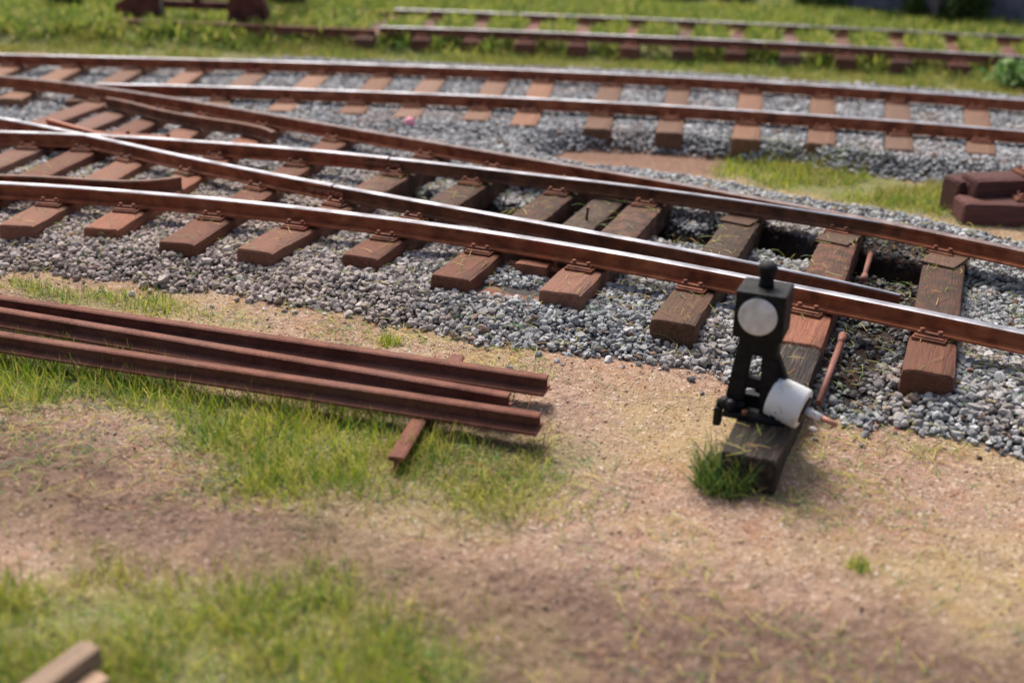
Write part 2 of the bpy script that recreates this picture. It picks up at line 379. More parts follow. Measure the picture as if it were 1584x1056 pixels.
r4 = rail(dn2, 'open switch blade with a dark flat end behind the lantern', TURN, z=-.004, prof=profile(.026, .097, .036), body='rail_dark', taper=blade_taper(dn2, 30))
fishplate(r3, RL['DN'], j)
r5 = rail(RL['DF'], 'far running rail of the switch, curving away to the upper left', TURN, head='head_dull')
ia = near_i(RL['AF'], (850, 110)); ib = near_i(RL['AN'], (800, 150))
r6 = rail(RL['AF'], 'far rail of the middle track on grey ballast', 'rails of the middle track'); fishplate(r6, RL['AF'], ia)
r7 = rail(RL['AN'], 'near rail of the middle track with bright glints on its top', 'rails of the middle track'); fishplate(r7, RL['AN'], ib)
rc1 = rail(RL['CF'], 'far rail of the overgrown back track with grey worn top', 'rails of the back track', body='rail_rust_c')
rc2 = rail(RL['CN'], 'near rail of the overgrown back track with grey worn top', 'rails of the back track', body='rail_rust_c')
CFL = smooth_line([(250, 1), (400, 7), (602, 15)], 1); CNL = smooth_line([(196, 27), (400, 34.5), (580, 42)], 1)
rail(CFL, 'dull rusty far rail running up to the buffer stop', 'rusty rails at the buffer stop', polished=False, body='rail_rust_c', z=-.03)
rail(CNL, 'dull rusty near rail running up to the buffer stop', 'rusty rails at the buffer stop', polished=False, body='rail_rust_c', z=-.03)
# guard rails and wing rail (unpolished)
GR = 'guard rails of the switch'
rail(smooth_line([(-160, 263), (0, 269), (120, 274.5), (200, 277), (245, 276), (279, 271)], 4), 'guard rail with bent tip beside the nearest running rail', GR, z=-.006, polished=False, body='rail_dark', cat='guard rail', name='guard_rail', prof=profile(.022, .096, .034))
rail(smooth_line([(165, 150), (205, 158.5), (251, 168), (330, 183), (385, 191), (408, 195), (422, 203)], 4), 'guard rail with curled end beside the far curving rail', GR, z=-.006, polished=False, body='rail_dark', cat='guard rail', name='guard_rail', prof=profile(.022, .096, .034))
rail(smooth_line([(74, 182), (110, 192), (150, 203), (178, 211)], 2), 'short bent wing rail at the crossing point', GR, z=-.006, polished=False, cat='wing rail', name='wing_rail', prof=profile(.022, .096, .034))

def is_inside_rails(pts):
    """1 between the running rails of the right half of the switch, where the ballast lies low"""
    m = np.interp(pts[:, 0], RL['NS'][:, 0], RL['NS'][:, 1]); f = np.interp(pts[:, 0], RL['DF'][:, 0], RL['DF'][:, 1])
    return sstep(.0, .1, pts[:, 1]-m)*sstep(0, .1, f-pts[:, 1])*sstep(-1.5, -.6, pts[:, 0])
cp_ = P(150, 212, -.1); m = MB(); m.box((0, 0, 0), (1.5, .34, .02), None, .004)
for q_ in (-.55, -.2, .2, .55):
    for e_ in (-.14, .14): m.cyl((q_, e_, .008), (q_, e_, .034), .016, n=6)
o = m.build('crossing_plate', MAT['plate']); o.location = cp_; o.rotation_euler = (0, 0, R(-10)); tag(o, 'bolted rusty base plate under the crossing point of the switch', 'plate')
# ------------------------------------------------------------------ sleepers
SLEEP = []      # (centre, axis, length, width, top z) for ballast and litter
def timber_mesh(name, L, W, H, seed, rnd=.016, rough=.004, nseg=None):
    nseg = nseg or max(8, int(L/.09)); r = rnd
    sec = []
    for (cx, cy, a0) in ((W/2-r, -r, 90), (-W/2+r, -r, 180)):
        for t in np.linspace(0, 1, 4):
            pass
    top = [(W/2, -H), (W/2, -r*2.2), (W/2-r*.35, -r*.5), (W/2-r*1.3, 0), (W/6, .001), (-W/6, .001), (-W/2+r*1.3, 0), (-W/2+r*.35, -r*.5), (-W/2, -r*2.2), (-W/2, -H)]
    sec = np.array(top); k = len(sec)
    xs = np.concatenate([[-L/2, -L/2+r*.35, -L/2+r*1.2], np.linspace(-L/2+.05, L/2-.05, nseg), [L/2-r*1.2, L/2-r*.35, L/2]])
    ins = np.zeros(len(xs)); ins[[0, -1]] = r*.9; ins[[1, -2]] = r*.25
    V = np.zeros((len(xs), k, 3)); V[:, :, 0] = xs[:, None]
    sc = 1-2*ins[:, None]/W
    V[:, :, 1] = sec[None, :, 0]*sc; V[:, :, 2] = sec[None, :, 1]-ins[:, None]*(sec[None, :, 1] > -.05)
    X = np.repeat(xs[:, None], k, 1)
    n1 = fbm(X*2.3+seed*3.1, np.arange(k)[None]*.9+seed, seed, 3)-.5; n2 = fbm(X*9+seed, np.arange(k)[None]*1.7+seed*2, seed+3, 2)-.5
    V[:, :, 2] += (n1*2.2*rough+n2*rough)*(sec[None, :, 1] > -.05); V[:, :, 1] += (n2*2*rough+n1*2*rough)
    V[[0, 1, 2, -3, -2, -1], :, 0] += (fbm(np.arange(k)*.8+seed, np.zeros(k), seed+9, 2)-.5)[None]*.012
    V = V.reshape(-1, 3); n = len(xs)
    I = np.arange(n-1)[:, None]*k; J = np.arange(k)[None]; J2 = (J+1) % k
    F = np.stack([I+J, I+J2, I+k+J2, I+k+J], -1).reshape(-1, 4)
    me = np_mesh(name, V, F, True)
    bm = bmesh.new(); bm.from_mesh(me); bm.verts.ensure_lookup_table()
    for q in (range(k), [(n-1)*k+j for j in range(k)][::-1]):
        f = bm.faces.new([bm.verts[j] for j in q]); f.smooth = False
    bmesh.ops.recalc_face_normals(bm, faces=bm.faces)
    for e in bm.edges:
        if len(e.link_faces) == 2 and e.calc_face_angle(0) > .55: e.smooth = False
    bm.to_mesh(me); bm.free(); return me
SEED = [0]
def timber(name, a, b, W, H, mat, top=STOP, label=None, cat='sleeper', group=None, tilt=0, reg=True, **kw):
    a = np.array(a[:2]); b = np.array(b[:2]); d = b-a; L = float(np.linalg.norm(d)); ang = math.atan2(d[1], d[0]); SEED[0] += 1
    o = link(name, timber_mesh(name, L, W, H, SEED[0], **kw), MAT[mat] if isinstance(mat, str) else mat)
    c = (a+b)/2; o.location = (c[0], c[1], top); o.rotation_euler = (tilt, 0, ang)
    co = np.zeros(len(o.data.vertices)*3); o.data.vertices.foreach_get('co', co); co = co.reshape(-1, 3); ca, sa = math.cos(ang), math.sin(ang)
    wp = np.stack([c[0]+co[:, 0]*ca-co[:, 1]*sa, c[1]+co[:, 0]*sa+co[:, 1]*ca], 1)
    at_ = o.data.attributes.new('grease', 'FLOAT', 'POINT'); at_.data.foreach_set('value', is_inside_rails(wp).astype(np.float32))
    tag(o, label, cat, group)
    if reg: SLEEP.append((c, d/L, L, W, top))
    return o
def line_x(a, d, line):
    """distance along a+t*d where it meets a polyline, and the polyline's angle"""
    n = np.array([-d[1], d[0]]); s = (line-a)@n; k = np.where(np.sign(s[:-1]) != np.sign(s[1:]))[0]
    if len(k) == 0: return None
    k = k[0]; f = s[k]/(s[k]-s[k+1]); p = line[k]+f*(line[k+1]-line[k]); t = line[k+1]-line[k]
    return float((p-a)@d), math.atan2(t[1], t[0])
def chair(par, t, ang, ridges=True, sc=1.0, mat='plate', name='rail_chair', inner=True):
    """a tie plate with clip ribs, in the sleeper's own axes (x along the sleeper)"""
    rz = par.rotation_euler[2]; rot = Matrix.Rotation(ang-rz, 3, 'Z'); ex = rot @ Vector((1, 0, 0)); ey = rot @ Vector((0, 1, 0))
    b = MB(); c = Vector((t, 0, .0085)); b.box(c, (.165*sc, .25*sc, .019), rot, .004)
    if ridges:
        for s in ((-1, 1) if inner else (-1,)):
            b.box(c+ey*s*.072*sc+Vector((0, 0, .016)), (.135*sc, .026, .03), rot, .008)
            b.box(c+ey*s*.105*sc+Vector((0, 0, .011)), (.15*sc, .02, .016), rot, .005)
            for e in (-1, 1):
                q = c+ey*s*.072*sc+ex*e*.045*sc
                b.cyl(q+Vector((0, 0, .02)), q+Vector((0, 0, .046)), .012, n=6)
    return b.build(name, MAT[mat], par)
def slide(par, t, ang, ln=.32):
    rz = par.rotation_euler[2]; rot = Matrix.Rotation(ang-rz, 3, 'Z')
    b = MB(); b.box((t, 0, .0075), (.215, ln, .017), rot, .005)
    return b.build('slide_plate', MAT['wood_dark'], par)
SWG = 'sleepers of the switch'
MS = [  # near end, second point (pixels), material, label
 ((-350, 337), (-45, 228), 'wood_main', 'brown switch sleeper mostly beyond the left picture edge'),
 ((-228, 341), (43, 230), 'wood_main', 'brown switch sleeper cut off by the left edge, under the crossing point'),
 ((-105, 345), (127, 234), 'wood_main', 'brown switch sleeper beside the leftmost greenish ballast patch'),
 ((24, 348), (217, 241), 'wood_main', 'switch sleeper whose whole end is closest to the left edge'),
 ((155, 353), (308, 261), 'wood_main', 'switch sleeper at the bent tip of the near guard rail'),
 ((273, 375), (475, 246), 'wood_main', 'worn switch sleeper with powdery red chair, third end from left'),
 ((393, 387), (612, 270), 'wood_main', 'switch sleeper with a tall blocky end above the tan sand, fourth end from left'),
 ((556, 396), (735, 281), 'wood_main', 'red brown switch sleeper with rounded end, just left of the coupled pair'),
 ((696, 428), (868, 296), 'wood_main', 'left one of the two coupled switch sleepers with a block between'),
 ((866, 452), (1004, 313), 'wood_main', 'right one of the two coupled switch sleepers with a block between'),
 ((1041, 497), (1150, 338), 'wood_dark', 'dark switch sleeper with fibres on it, just left of the lantern'),
 ((1234, 530), (1301, 364), 'wood_main', 'reddish switch sleeper directly behind the lantern and its grey timber'),
 ((1436, 575), (1463, 392), 'wood_main', 'broad switch sleeper right of the thin brown rod, knotty wood grain'),
 ((1690, 610), (1655, 420), 'wood_main', 'switch sleeper beyond the right picture edge'),
]
def build_main(k, n, s, mat, label, ext=None):
    a = P(*n, STOP)[:2]; b = P(*s, STOP)[:2]; d = (b-a)/np.linalg.norm(b-a)
    hit = line_x(a, d, RL['DF']); far = (hit[0] if hit else 4.2)+.42
    if ext: far = ext
    o = timber('sleeper', a, a+d*far, .245 if k not in (6, 8, 9) else .255, .16, mat, label=label, group=SWG)
    used = []
    for rn in ('NS', 'DF', 'SF', 'DN'):
        h = line_x(a, d, RL[rn])
        if not h or not (0 < h[0] < far): continue
        if any(abs(h[0]-u) < .14 for u in used): continue
        used.append(h[0]); t = h[0]-far/2
        if rn == 'DN' and k >= 8: slide(o, t, h[1], .26); continue
        if rn == 'DF' and k >= 8:
            slide(o, t-.17, h[1], .3)
        chair(o, t, h[1], True, 1.0, 'plate')
    return o
MAINS = [build_main(k, *q) for k, q in enumerate(MS)]
# the short middle sleeper of the coupled pair
a = P(821, 409, STOP)[:2]; b = P(940, 310, STOP)[:2]; d = (b-a)/np.linalg.norm(b-a); h = line_x(a, d, RL['DF'])
mid = timber('sleeper', a+d*.38, a+d*(h[0]+.4), .235, .16, 'wood_dark', label='sleeper with a single upright nail, between the coupled pair', group=SWG)
slide(mid, h[0]-.17-(h[0]+.4+.38)/2, h[1], .3); hh = line_x(a, d, RL['DN']); slide(mid, hh[0]-(h[0]+.4+.38)/2, hh[1], .26)
blk = timber('coupling_block', a, a+d*.2, .2, .085, 'plate', top=STOP-.005, label='small rusty block wedged between the two coupled sleepers', cat='block', rnd=.008, nseg=6)
for sgn in (-1, 1):
    MB().cyl((-.02, sgn*.08, -.035), (-.02, sgn*.165, -.035), .022, n=10).build('coupling_pin', MAT['plate'], blk)
a2 = P(772, 447, -.2)[:2]; b2 = P(842, 455, -.2)[:2]
timber('tie_plate', P(735, 447, -.215)[:2], P(850, 462, -.215)[:2], .17, .05, 'plate', top=-.215, label='flat rusty plate lying on ballast below the coupling block', cat='plate', rnd=.006)
q = P(907, 341, STOP); n_ = MB(); n_.cyl((0, 0, -.01), (0.006, 0, .085), .009, n=8).cyl((.006, 0, .085), (.006, 0, .092), .014, n=8)
nl = n_.build('nail', MAT['plate']); nl.location = q; tag(nl, 'thin nail standing upright on a sleeper between the switch blades', 'nail')

ORD = ['first', 'second', 'third', 'fourth', 'fifth', 'sixth', 'seventh', 'eighth', 'ninth', 'tenth', 'eleventh', 'twelfth', 'thirteenth', 'fourteenth', 'fifteenth', 'sixteenth', 'seventeenth', 'eighteenth', 'nineteenth', 'twentieth', 'twenty-first', 'twenty-second', 'twenty-third', 'twenty-fourth']
# middle track
AE = [(1519, 237), (1392, 231), (1271, 222), (1154, 215), (1035, 205), (923, 199), (809, 193), (734, 185), (627, 181), (541, 175), (431, 171)]
pts = [P(*q, STOP)[:2] for q in AE]
an = RL['AN']
def perp_frame(line, p):
    i = int(np.argmin(np.hypot(*(line-p).T))); i = min(max(i, 1), len(line)-2); t = line[i+1]-line[i-1]; t /= np.linalg.norm(t)
    return line[i], t, np.array([-t[1], t[0]])
ends = []
for p in pts: ends.append(p)
base = ends[-1].copy()
while base[0] > -6.6:
    c0, t, n = perp_frame(an if base[0] > -3.9 else RL['AF'], base); base = base - t*.64; ends.append(base.copy())
c0, t, n = perp_frame(an, ends[0]); ends.insert(0, ends[0]+t*.66)
for k, p in enumerate(ends):
    c0, t, n = perp_frame(RL['AF'], p)
    L = float((c0-p)@n)+.45
    if k > 12: p = p + n*.2; L -= .2
    lab = f'tan brown sleeper of the middle track, {ORD[k]} from the right' if k else 'tan brown sleeper of the middle track, partly past the right edge'
    o = timber('sleeper', p, p+n*L, .245, .15, 'wood_mid', label=lab, group='sleepers of the middle track')
    for rn in ('AN', 'AF'):
        h = line_x(p, n, RL[rn])
        if h and 0 < h[0] < L: chair(o, h[0]-L/2, h[1], True, 1.0)
# back track
cn = RL['CN']; p = P(731, 62, STOP)[:2]; ends = []
cl = np.vstack([CNL, cn]); 
c0, t, n = perp_frame(cn, p)
s0 = p.copy()
for k in range(-2, 12): ends.append((k, s0+t*.67*k))
for kk, (k, p) in enumerate(ends[::-1]):
    c0, t2, n = perp_frame(cl, p); q = c0-n*.2
    o = timber('sleeper', q, q+n*2.3, .25, .15, 'wood_far', label=f'dark red sleeper half hidden in weeds of the back track, {ORD[kk]} from the right', group='sleepers of the back track')
    for l_ in ((cn, RL['CF']) if k >= -1 else (CNL, CFL)):
        h = line_x(q, n, l_)
        if h: chair(o, h[0]-1.15, h[1], True, 1.0)

# ------------------------------------------------------------------ ground
BALLAST = PP([(-200, 384), (0, 402), (200, 427), (330, 436), (440, 455), (640, 493), (740, 517), (900, 534), (1060, 562), (1110, 566), (1200, 602), (1290, 630), (1400, 641), (1500, 664), (1584, 688), (1800, 758),
              (1850, 435), (1584, 376), (1480, 350), (1400, 330), (1250, 306), (1120, 280), (1000, 264), (900, 254), (850, 238), (868, 228), (1000, 226), (1140, 239), (1250, 249), (1400, 271), (1584, 293), (1850, 325),
              (1850, 183), (1584, 163), (1322, 143), (1060, 126), (530, 105), (268, 97), (0, 90), (-250, 86)], GZ+.05)
def poly(pts): return PP(pts, GZ)
SOIL = [poly([(-150, 640), (0, 650), (120, 660), (230, 690), (330, 730), (430, 780), (560, 830), (700, 850), (900, 900), (1150, 930), (1400, 940), (1700, 1000), (1700, 1200), (700, 1200), (620, 1010), (540, 960), (440, 930), (250, 880), (100, 840), (-150, 830)]),
        poly([(640, 690), (700, 670), (830, 690), (850, 730), (740, 760), (660, 740)])]
DIRT = [poly([(850, 224), (1000, 224), (1140, 238), (1120, 275), (1000, 262), (890, 250)]), poly([(1160, -10), (1160, 22), (1270, 20), (1270, -30)])]
OIL_AND_GAP = [poly([(1290, 500), (1400, 500), (1400, 580), (1330, 640), (1260, 610)]), poly([(1330, 380), (1440, 390), (1430, 500), (1300, 500)]), poly([(840, 340), (1000, 340), (900, 440), (760, 430)])]  # oily ground by the rods; last patch blackens the gap at the coupled sleepers
GAP = poly([(950, 296), (1015, 306), (930, 372), (820, 430), (780, 420), (860, 350)])
G_MAIN = poly([(-150, 530), (0, 540), (200, 580), (400, 620), (600, 665), (650, 690), (640, 740), (600, 760), (480, 735), (400, 740), (360, 700), (280, 660), (160, 625), (0, 605), (-150, 600)])
G_MID = poly([(560, 690), (700, 660), (860, 670), (930, 720), (880, 760), (760, 815), (620, 800), (400, 760), (380, 720)])
G_BOT = poly([(-100, 890), (60, 880), (200, 905), (380, 920), (500, 930), (620, 980), (720, 1040), (740, 1150), (-200, 1150)])
G_BACKRAIL = poly([(20, 440), (90, 446), (200, 456), (290, 470), (335, 494), (200, 478), (60, 462)])
G_ISLE = poly([(1120, 240), (1180, 246), (1300, 262), (1420, 279), (1484, 292), (1486, 338), (1400, 325), (1280, 304), (1180, 285), (1120, 268)])
G_AC = poly([(-300, 84), (-300, 30), (200, 42), (480, 52), (600, 52), (1060, 70), (1322, 82), (1584, 98), (1800, 112), (1800, 176), (1584, 157), (1322, 137), (1060, 118), (800, 107), (530, 97), (0, 84), (-300, 80)])
G_C = poly([(-300, 52), (-300, 5), (600, 8), (1060, 30), (1584, 55), (1800, 70), (1800, 104), (1584, 90), (1060, 62), (590, 44), (300, 40)])
G_BEHIND = poly([(-400, 60), (100, 45), (190, 20), (560, 18), (620, 12), (1060, 29), (1322, 40), (1584, 53), (1800, 66), (1800, -60), (1584, -70), (792, -90), (-400, -60)])
G_AC2 = poly([(-300, 70), (-300, 30), (600, 40), (1060, 60), (1584, 90), (1800, 104), (1800, 150), (1584, 132), (1322, 113), (1060, 97), (800, 88), (530, 80), (0, 68)])
def soft(pts, polys, wd, wob=.25, s=0, sc=2.5):
    r = np.zeros(len(pts)); nz = (fbm(pts[:, 0]*sc, pts[:, 1]*sc, s, 4)-.5)*2*wob
    for p in polys: r = np.maximum(r, sstep(-wd, wd, sdist(pts, p)+nz))
    return r
def ballast_d(pts): return sdist(pts, BALLAST)+(fbm(pts[:, 0]*3, pts[:, 1]*3, 31, 3)-.5)*.22
SIGE = P(1159, 715, GZ)[:2]
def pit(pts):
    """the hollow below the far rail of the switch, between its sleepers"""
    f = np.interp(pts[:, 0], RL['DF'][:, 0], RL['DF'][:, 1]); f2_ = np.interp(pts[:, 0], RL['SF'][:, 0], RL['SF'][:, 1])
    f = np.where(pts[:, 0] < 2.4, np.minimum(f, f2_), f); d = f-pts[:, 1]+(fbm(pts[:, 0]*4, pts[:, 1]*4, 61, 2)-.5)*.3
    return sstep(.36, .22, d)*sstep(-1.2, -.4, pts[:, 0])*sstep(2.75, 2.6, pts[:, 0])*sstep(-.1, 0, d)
def height(pts):
    bd = ballast_d(pts)
    h = GZ+(fbm(pts[:, 0]*1.3, pts[:, 1]*1.3, 3, 4)-.5)*.05+(fbm(pts[:, 0]*8, pts[:, 1]*8, 13, 4)-.5)*.03
    h = h+sstep(-.02, .34, bd)*.1
    h = h+soft(pts, [G_C, G_AC2], .3, .06, 5)*.172
    ay = np.interp(pts[:, 0], RL['AN'][:, 0], RL['AN'][:, 1]); za = sstep(-1.0, -.66, pts[:, 1]-ay)*sstep(-3.6, -2.6, pts[:, 0]); h = h*(1-za)+za*np.maximum(h, GZ+sstep(-.06, .17, bd)*.15)
    tq = pts-SIGE; h = h+.085*np.exp(-(tq**2).sum(1)/.05)
    h = h-is_inside_rails(pts)*(.055+.085*pit(pts))
    h = h-soft(pts, OIL_AND_GAP, .1, .1, 8)*.03-np.where(inpoly(pts, GAP), .07, 0)
    return h
def ground():
    u = np.concatenate([np.linspace(-1.6, -.66, 36)[:-1], np.linspace(-.66, .66, 860), np.linspace(.66, 1.6, 36)[1:]])
    ys = [1.2]
    while ys[-1] < 90: ys.append(ys[-1]*(1.0035 if ys[-1] < 24 else 1.06) + 0)
    ys = np.array(ys); nx, ny = len(u), len(ys)
    X = u[None]*(ys[:, None]+1.0); Y = np.repeat(ys[:, None], nx, 1); pts = np.stack([X.ravel(), Y.ravel()], 1)
    near = pts[:, 1] < 30
    Z = np.full(len(pts), GZ); Z[near] = height(pts[near])
    fine = (fbm(pts[:, 0]*38, pts[:, 1]*38, 21, 3)-.5)
    soil = soft(pts, SOIL, .25, .25, 2); dirt = soft(pts, DIRT, .15, .15, 4)
    Z += fine*(.009+.012*soil)*near
    grass = np.maximum(np.maximum(soft(pts, [G_MAIN, G_BOT, G_ISLE], .18, .25, 6, 3), soft(pts, [G_BACKRAIL], .1, .15, 6)*.6), soft(pts, [G_AC, G_BEHIND, G_C], .3, .5, 7, 1.2))
    grass = np.maximum(grass, soft(pts, [G_MID], .25, .3, 9)*.55)
    bd = np.zeros(len(pts)); bd[near] = sstep(-.04, .05, ballast_d(pts[near])); oil_shade = np.maximum(soft(pts, OIL_AND_GAP, .12, .12, 8), pit(pts))  # pit() paints the far rail's shade into the colour, beside real oil stains
    I = np.arange(ny-1)[:, None]*nx; J = np.arange(nx-1)[None]
    F = np.stack([I+J, I+J+1, I+nx+J+1, I+nx+J], -1).reshape(-1, 4)
    me = np_mesh('ground', np.stack([X.ravel(), Y.ravel(), Z], 1), F, True, dict(soil=soil, grass=grass*(1-bd), ballast=bd, oil_shade=oil_shade, dirt=dirt))
    n = NT('sandy ground'); v = n.world()
    f1 = n.noise(v, 2.2, 5); f2 = n.noise(v, 26, 5, .65); vor = n.voro(v, 75, 'Color'); sep = n.n('ShaderNodeSeparateColor'); n.l(vor, sep.inputs[0]); g1 = sep.outputs[0]
    sand = n.ramp(f2, [(.25, (.17, .095, .062)), (.48, (.29, .183, .128)), (.7, (.40, .28, .205))])
    f4 = n.noise(v, 5.5, 4); f5 = n.noise(v, 1.1, 4)
    sand = n.mix(n.g(f1, .42, .62, 0, .5), sand, (.36, .26, .205)); sand = n.mix(n.g(f4, .52, .68, 0, .5), sand, (.32, .165, .09))
    sand = n.mix(n.g(f5, .46, .6, 0, .42), sand, (.33, .255, .09)); sand = n.mix(n.g(f4, .46, .34, 0, .45), sand, (.20, .13, .10))
    sand = n.mix(n.g(g1, .86, .98, 0, .5), sand, (.66, .56, .47))
    so = n.ramp(f2, [(.25, (.07, .041, .029)), (.5, (.15, .094, .069)), (.75, (.235, .158, .12))])
    so = n.mix(n.g(g1, .9, .99, 0, .5), so, (.42, .31, .24)); so = n.mix(n.g(f4, .52, .68, 0, .45), so, (.27, .175, .115)); so = n.mix(n.g(f5, .5, .62, 0, .3), so, (.26, .22, .09))
    c = n.mix(n.attr('soil'), sand, so)
    c = n.mix(n.attr('dirt'), c, n.ramp(f2, [(.3, (.17, .095, .065)), (.7, (.27, .165, .12))]))
    gr = n.ramp(f2, [(.3, (.045, .10, .02)), (.55, (.12, .17, .03)), (.8, (.27, .25, .08))])
    c = n.mix(n.math('MULTIPLY', n.math('MULTIPLY', n.attr('grass'), n.g(f2, .3, .6, .45, 1.0)), .85), c, gr)
    c = n.mix(n.attr('ballast'), c, n.ramp(f2, [(.3, (.03, .027, .026)), (.7, (.11, .1, .095))]))
    c = n.mix(n.attr('oil_shade'), c, n.ramp(f2, [(.35, (.012, .009, .008)), (.62, (.04, .022, .015)), (.8, (.12, .05, .03))]))
    hgt = n.math('ADD', n.math('MULTIPLY', f2, .8), n.math('MULTIPLY', n.voro(v, 75), .9)); n.bump(hgt, .012, .8)
    o = link('ground', me, n.out(c, .9, 0, .2)); o['kind'] = 'structure'; return o
ground()

# ------------------------------------------------------------------ loose stuff: ballast, grains, grass
def ico(sub):
    bm = bmesh.new(); bmesh.ops.create_icosphere(bm, subdivisions=sub, radius=1)
    V = np.array([v.co[:] for v in bm.verts]); F = np.array([[v.index for v in f.verts] for f in bm.faces]); bm.free(); return V, F
def protos(sub, K, npl, seed):
    rg = np.random.default_rng(seed); V, F = ico(sub); out = []
    for k in range(K):
        W = V.copy()
        for j in range(npl):
            d = rg.normal(size=3); d /= np.linalg.norm(d); lim = rg.uniform(.42, .78); s = W@d
            W = W-np.outer(np.maximum(s-lim, 0), d)
        W *= rg.uniform(.75, 1.25, 3)[None]; W /= np.abs(W).max(); out.append(W)
    return np.array(out), F
def rotm(n, rg):
    q = rg.normal(size=(n, 4)); q /= np.linalg.norm(q, axis=1)[:, None]; a, b, c, d = q.T
    return np.stack([np.stack([1-2*(c*c+d*d), 2*(b*c-a*d), 2*(b*d+a*c)], -1), np.stack([2*(b*c+a*d), 1-2*(b*b+d*d), 2*(c*d-a*b)], -1), np.stack([2*(b*d-a*c), 2*(c*d+a*b), 1-2*(b*b+c*c)], -1)], 1)
def stones(name, pos, rad, sub, mat, attrs, seed=1, flat=.85):
    rg = np.random.default_rng(seed); pr, F = protos(sub, 40, 11 if sub == 2 else 7, seed)
    n = len(pos); k = rg.integers(0, len(pr), n); V = pr[k]*rad[:, None, None]
    V = np.einsum('nij,nvj->nvi', rotm(n, rg), V); V[:, :, 2] *= flat; V += pos[:, None]
    nv = V.shape[1]; FF = (F[None]+(np.arange(n)*nv)[:, None, None]).reshape(-1, 3)
    me = np_mesh(name, V.reshape(-1, 3), FF, False, {a: np.repeat(x, nv) for a, x in attrs.items()})
    return link(name, me, mat)
def in_sleeper(pts, m=0.0):
    r = np.zeros(len(pts), bool); z = np.full(len(pts), -9.0)
    for c, d, L, W, top in SLEEP:
        q = pts-c; u = q@d; v = q@np.array([-d[1], d[0]]); k = (np.abs(u) < L/2+m) & (np.abs(v) < W/2+m); r |= k; z[k] = np.maximum(z[k], top)
    return r, z
def sees(pts, mx=60, my=60, z=GZ):
    q = np.column_stack([pts, np.full(len(pts), z)])-CAMO; dz = q@FW
    x = IW/2+FPX*(q@RT)/dz; y = IH/2-FPX*(q@UP)/dz
    return (dz > .5) & (x > -mx) & (x < IW+mx) & (y > -my) & (y < IH+my), x, y
def jgrid(x0, x1, y0, y1, s, rg, j=.5):
    X, Y = np.meshgrid(np.arange(x0, x1, s), np.arange(y0, y1, s*.87)); X = X+(np.arange(X.shape[0]) % 2)[:, None]*s/2
    p = np.stack([X.ravel(), Y.ravel()], 1); return p+rg.uniform(-j, j, p.shape)*s
# the timber that carries the lantern (needed before the ballast is strewn)
ta = P(1159, 705, -.137)[:2]; tb = P(1238, 528, -.137)[:2]; td = (tb-ta)/np.linalg.norm(tb-ta)
SIGT = timber('signal_timber', ta, tb-td*.01, .235, .2, 'wood_grey', top=-.137, label='weathered grey timber with deep grain carrying the black lantern', cat='timber', rnd=.012, rough=.005)
lay = []
for L_, (s, dz, seed) in enumerate(((.026, 0, 1), (.033, .012, 2))):
    rg = np.random.default_rng(seed); g = jgrid(-8, 8, 3.8, 14.5, s, rg)
    ok, x, y = sees(g); g = g[ok]; bd = ballast_d(g); g = g[bd > rg.uniform(-.05, .05, len(g))]
    ins, _ = in_sleeper(g, .004); g = g[~ins]; lay.append((g, dz))
G = np.vstack([a for a, _ in lay]); DZ = np.concatenate([np.full(len(a), d) for a, d in lay])
rg = np.random.default_rng(5); oil_shade = np.maximum(soft(G, OIL_AND_GAP, .12, .12, 8)*.8, pit(G)); oil_shade = np.maximum(oil_shade, inpoly(G, GAP)*1.0); keep = rg.random(len(G)) > oil_shade*.96; G, DZ, oil_shade = G[keep], DZ[keep], oil_shade[keep]  # stones left in the pit carry the same painted shade as the ground
# sparse loose stones spilled onto the sand
g2 = jgrid(-4.5, 4.5, 4, 8, .07, rg); b2 = ballast_d(g2); g2 = g2[(b2 < 0) & (rg.random(len(g2)) < np.exp(b2/.09)*.8)]; ins, _ = in_sleeper(g2, .01); g2 = g2[~ins]
G = np.vstack([G, g2]); DZ = np.concatenate([DZ, np.zeros(len(g2))]); oil_shade = np.concatenate([oil_shade, np.zeros(len(g2))])
rad = rg.gamma(9, .0176/9, len(G)).clip(.009, .034)
rust = sstep(.2, -1.5, G[:, 0]+(fbm(G[:, 0]*1.5, G[:, 1]*1.5, 41, 3)-.5)*1.8)*sstep(9.6, 8.2, G[:, 1])
rust = np.maximum(rust, .5*sstep(.55, .7, fbm(G[:, 0]*2.2, G[:, 1]*2.2, 51, 3)))*.85
JT = [P(497, 292, -.15)[:2], P(585, 252, -.15)[:2]]
for q_ in JT: rust = np.maximum(rust, np.exp(-((G-q_)**2).sum(1)/.04))
zz = height(G)+DZ+rad*.35
nearm = G[:, 1] < 8.6
tag(stones('ballast', np.column_stack([G, zz])[nearm], rad[nearm], 2, MAT['stone'], dict(rust=rust[nearm], oil_shade=oil_shade[nearm]*.85), 3), 'loose grey crushed stone ballast between and before the nearest sleepers', 'ballast', kind='stuff')
tag(stones('ballast', np.column_stack([G, zz])[~nearm], rad[~nearm]*1.06, 1, MAT['stone'], dict(rust=rust[~nearm], oil_shade=oil_shade[~nearm]*.85), 4), 'grey crushed stone ballast in the middle track and beyond the switch', 'ballast', kind='stuff')
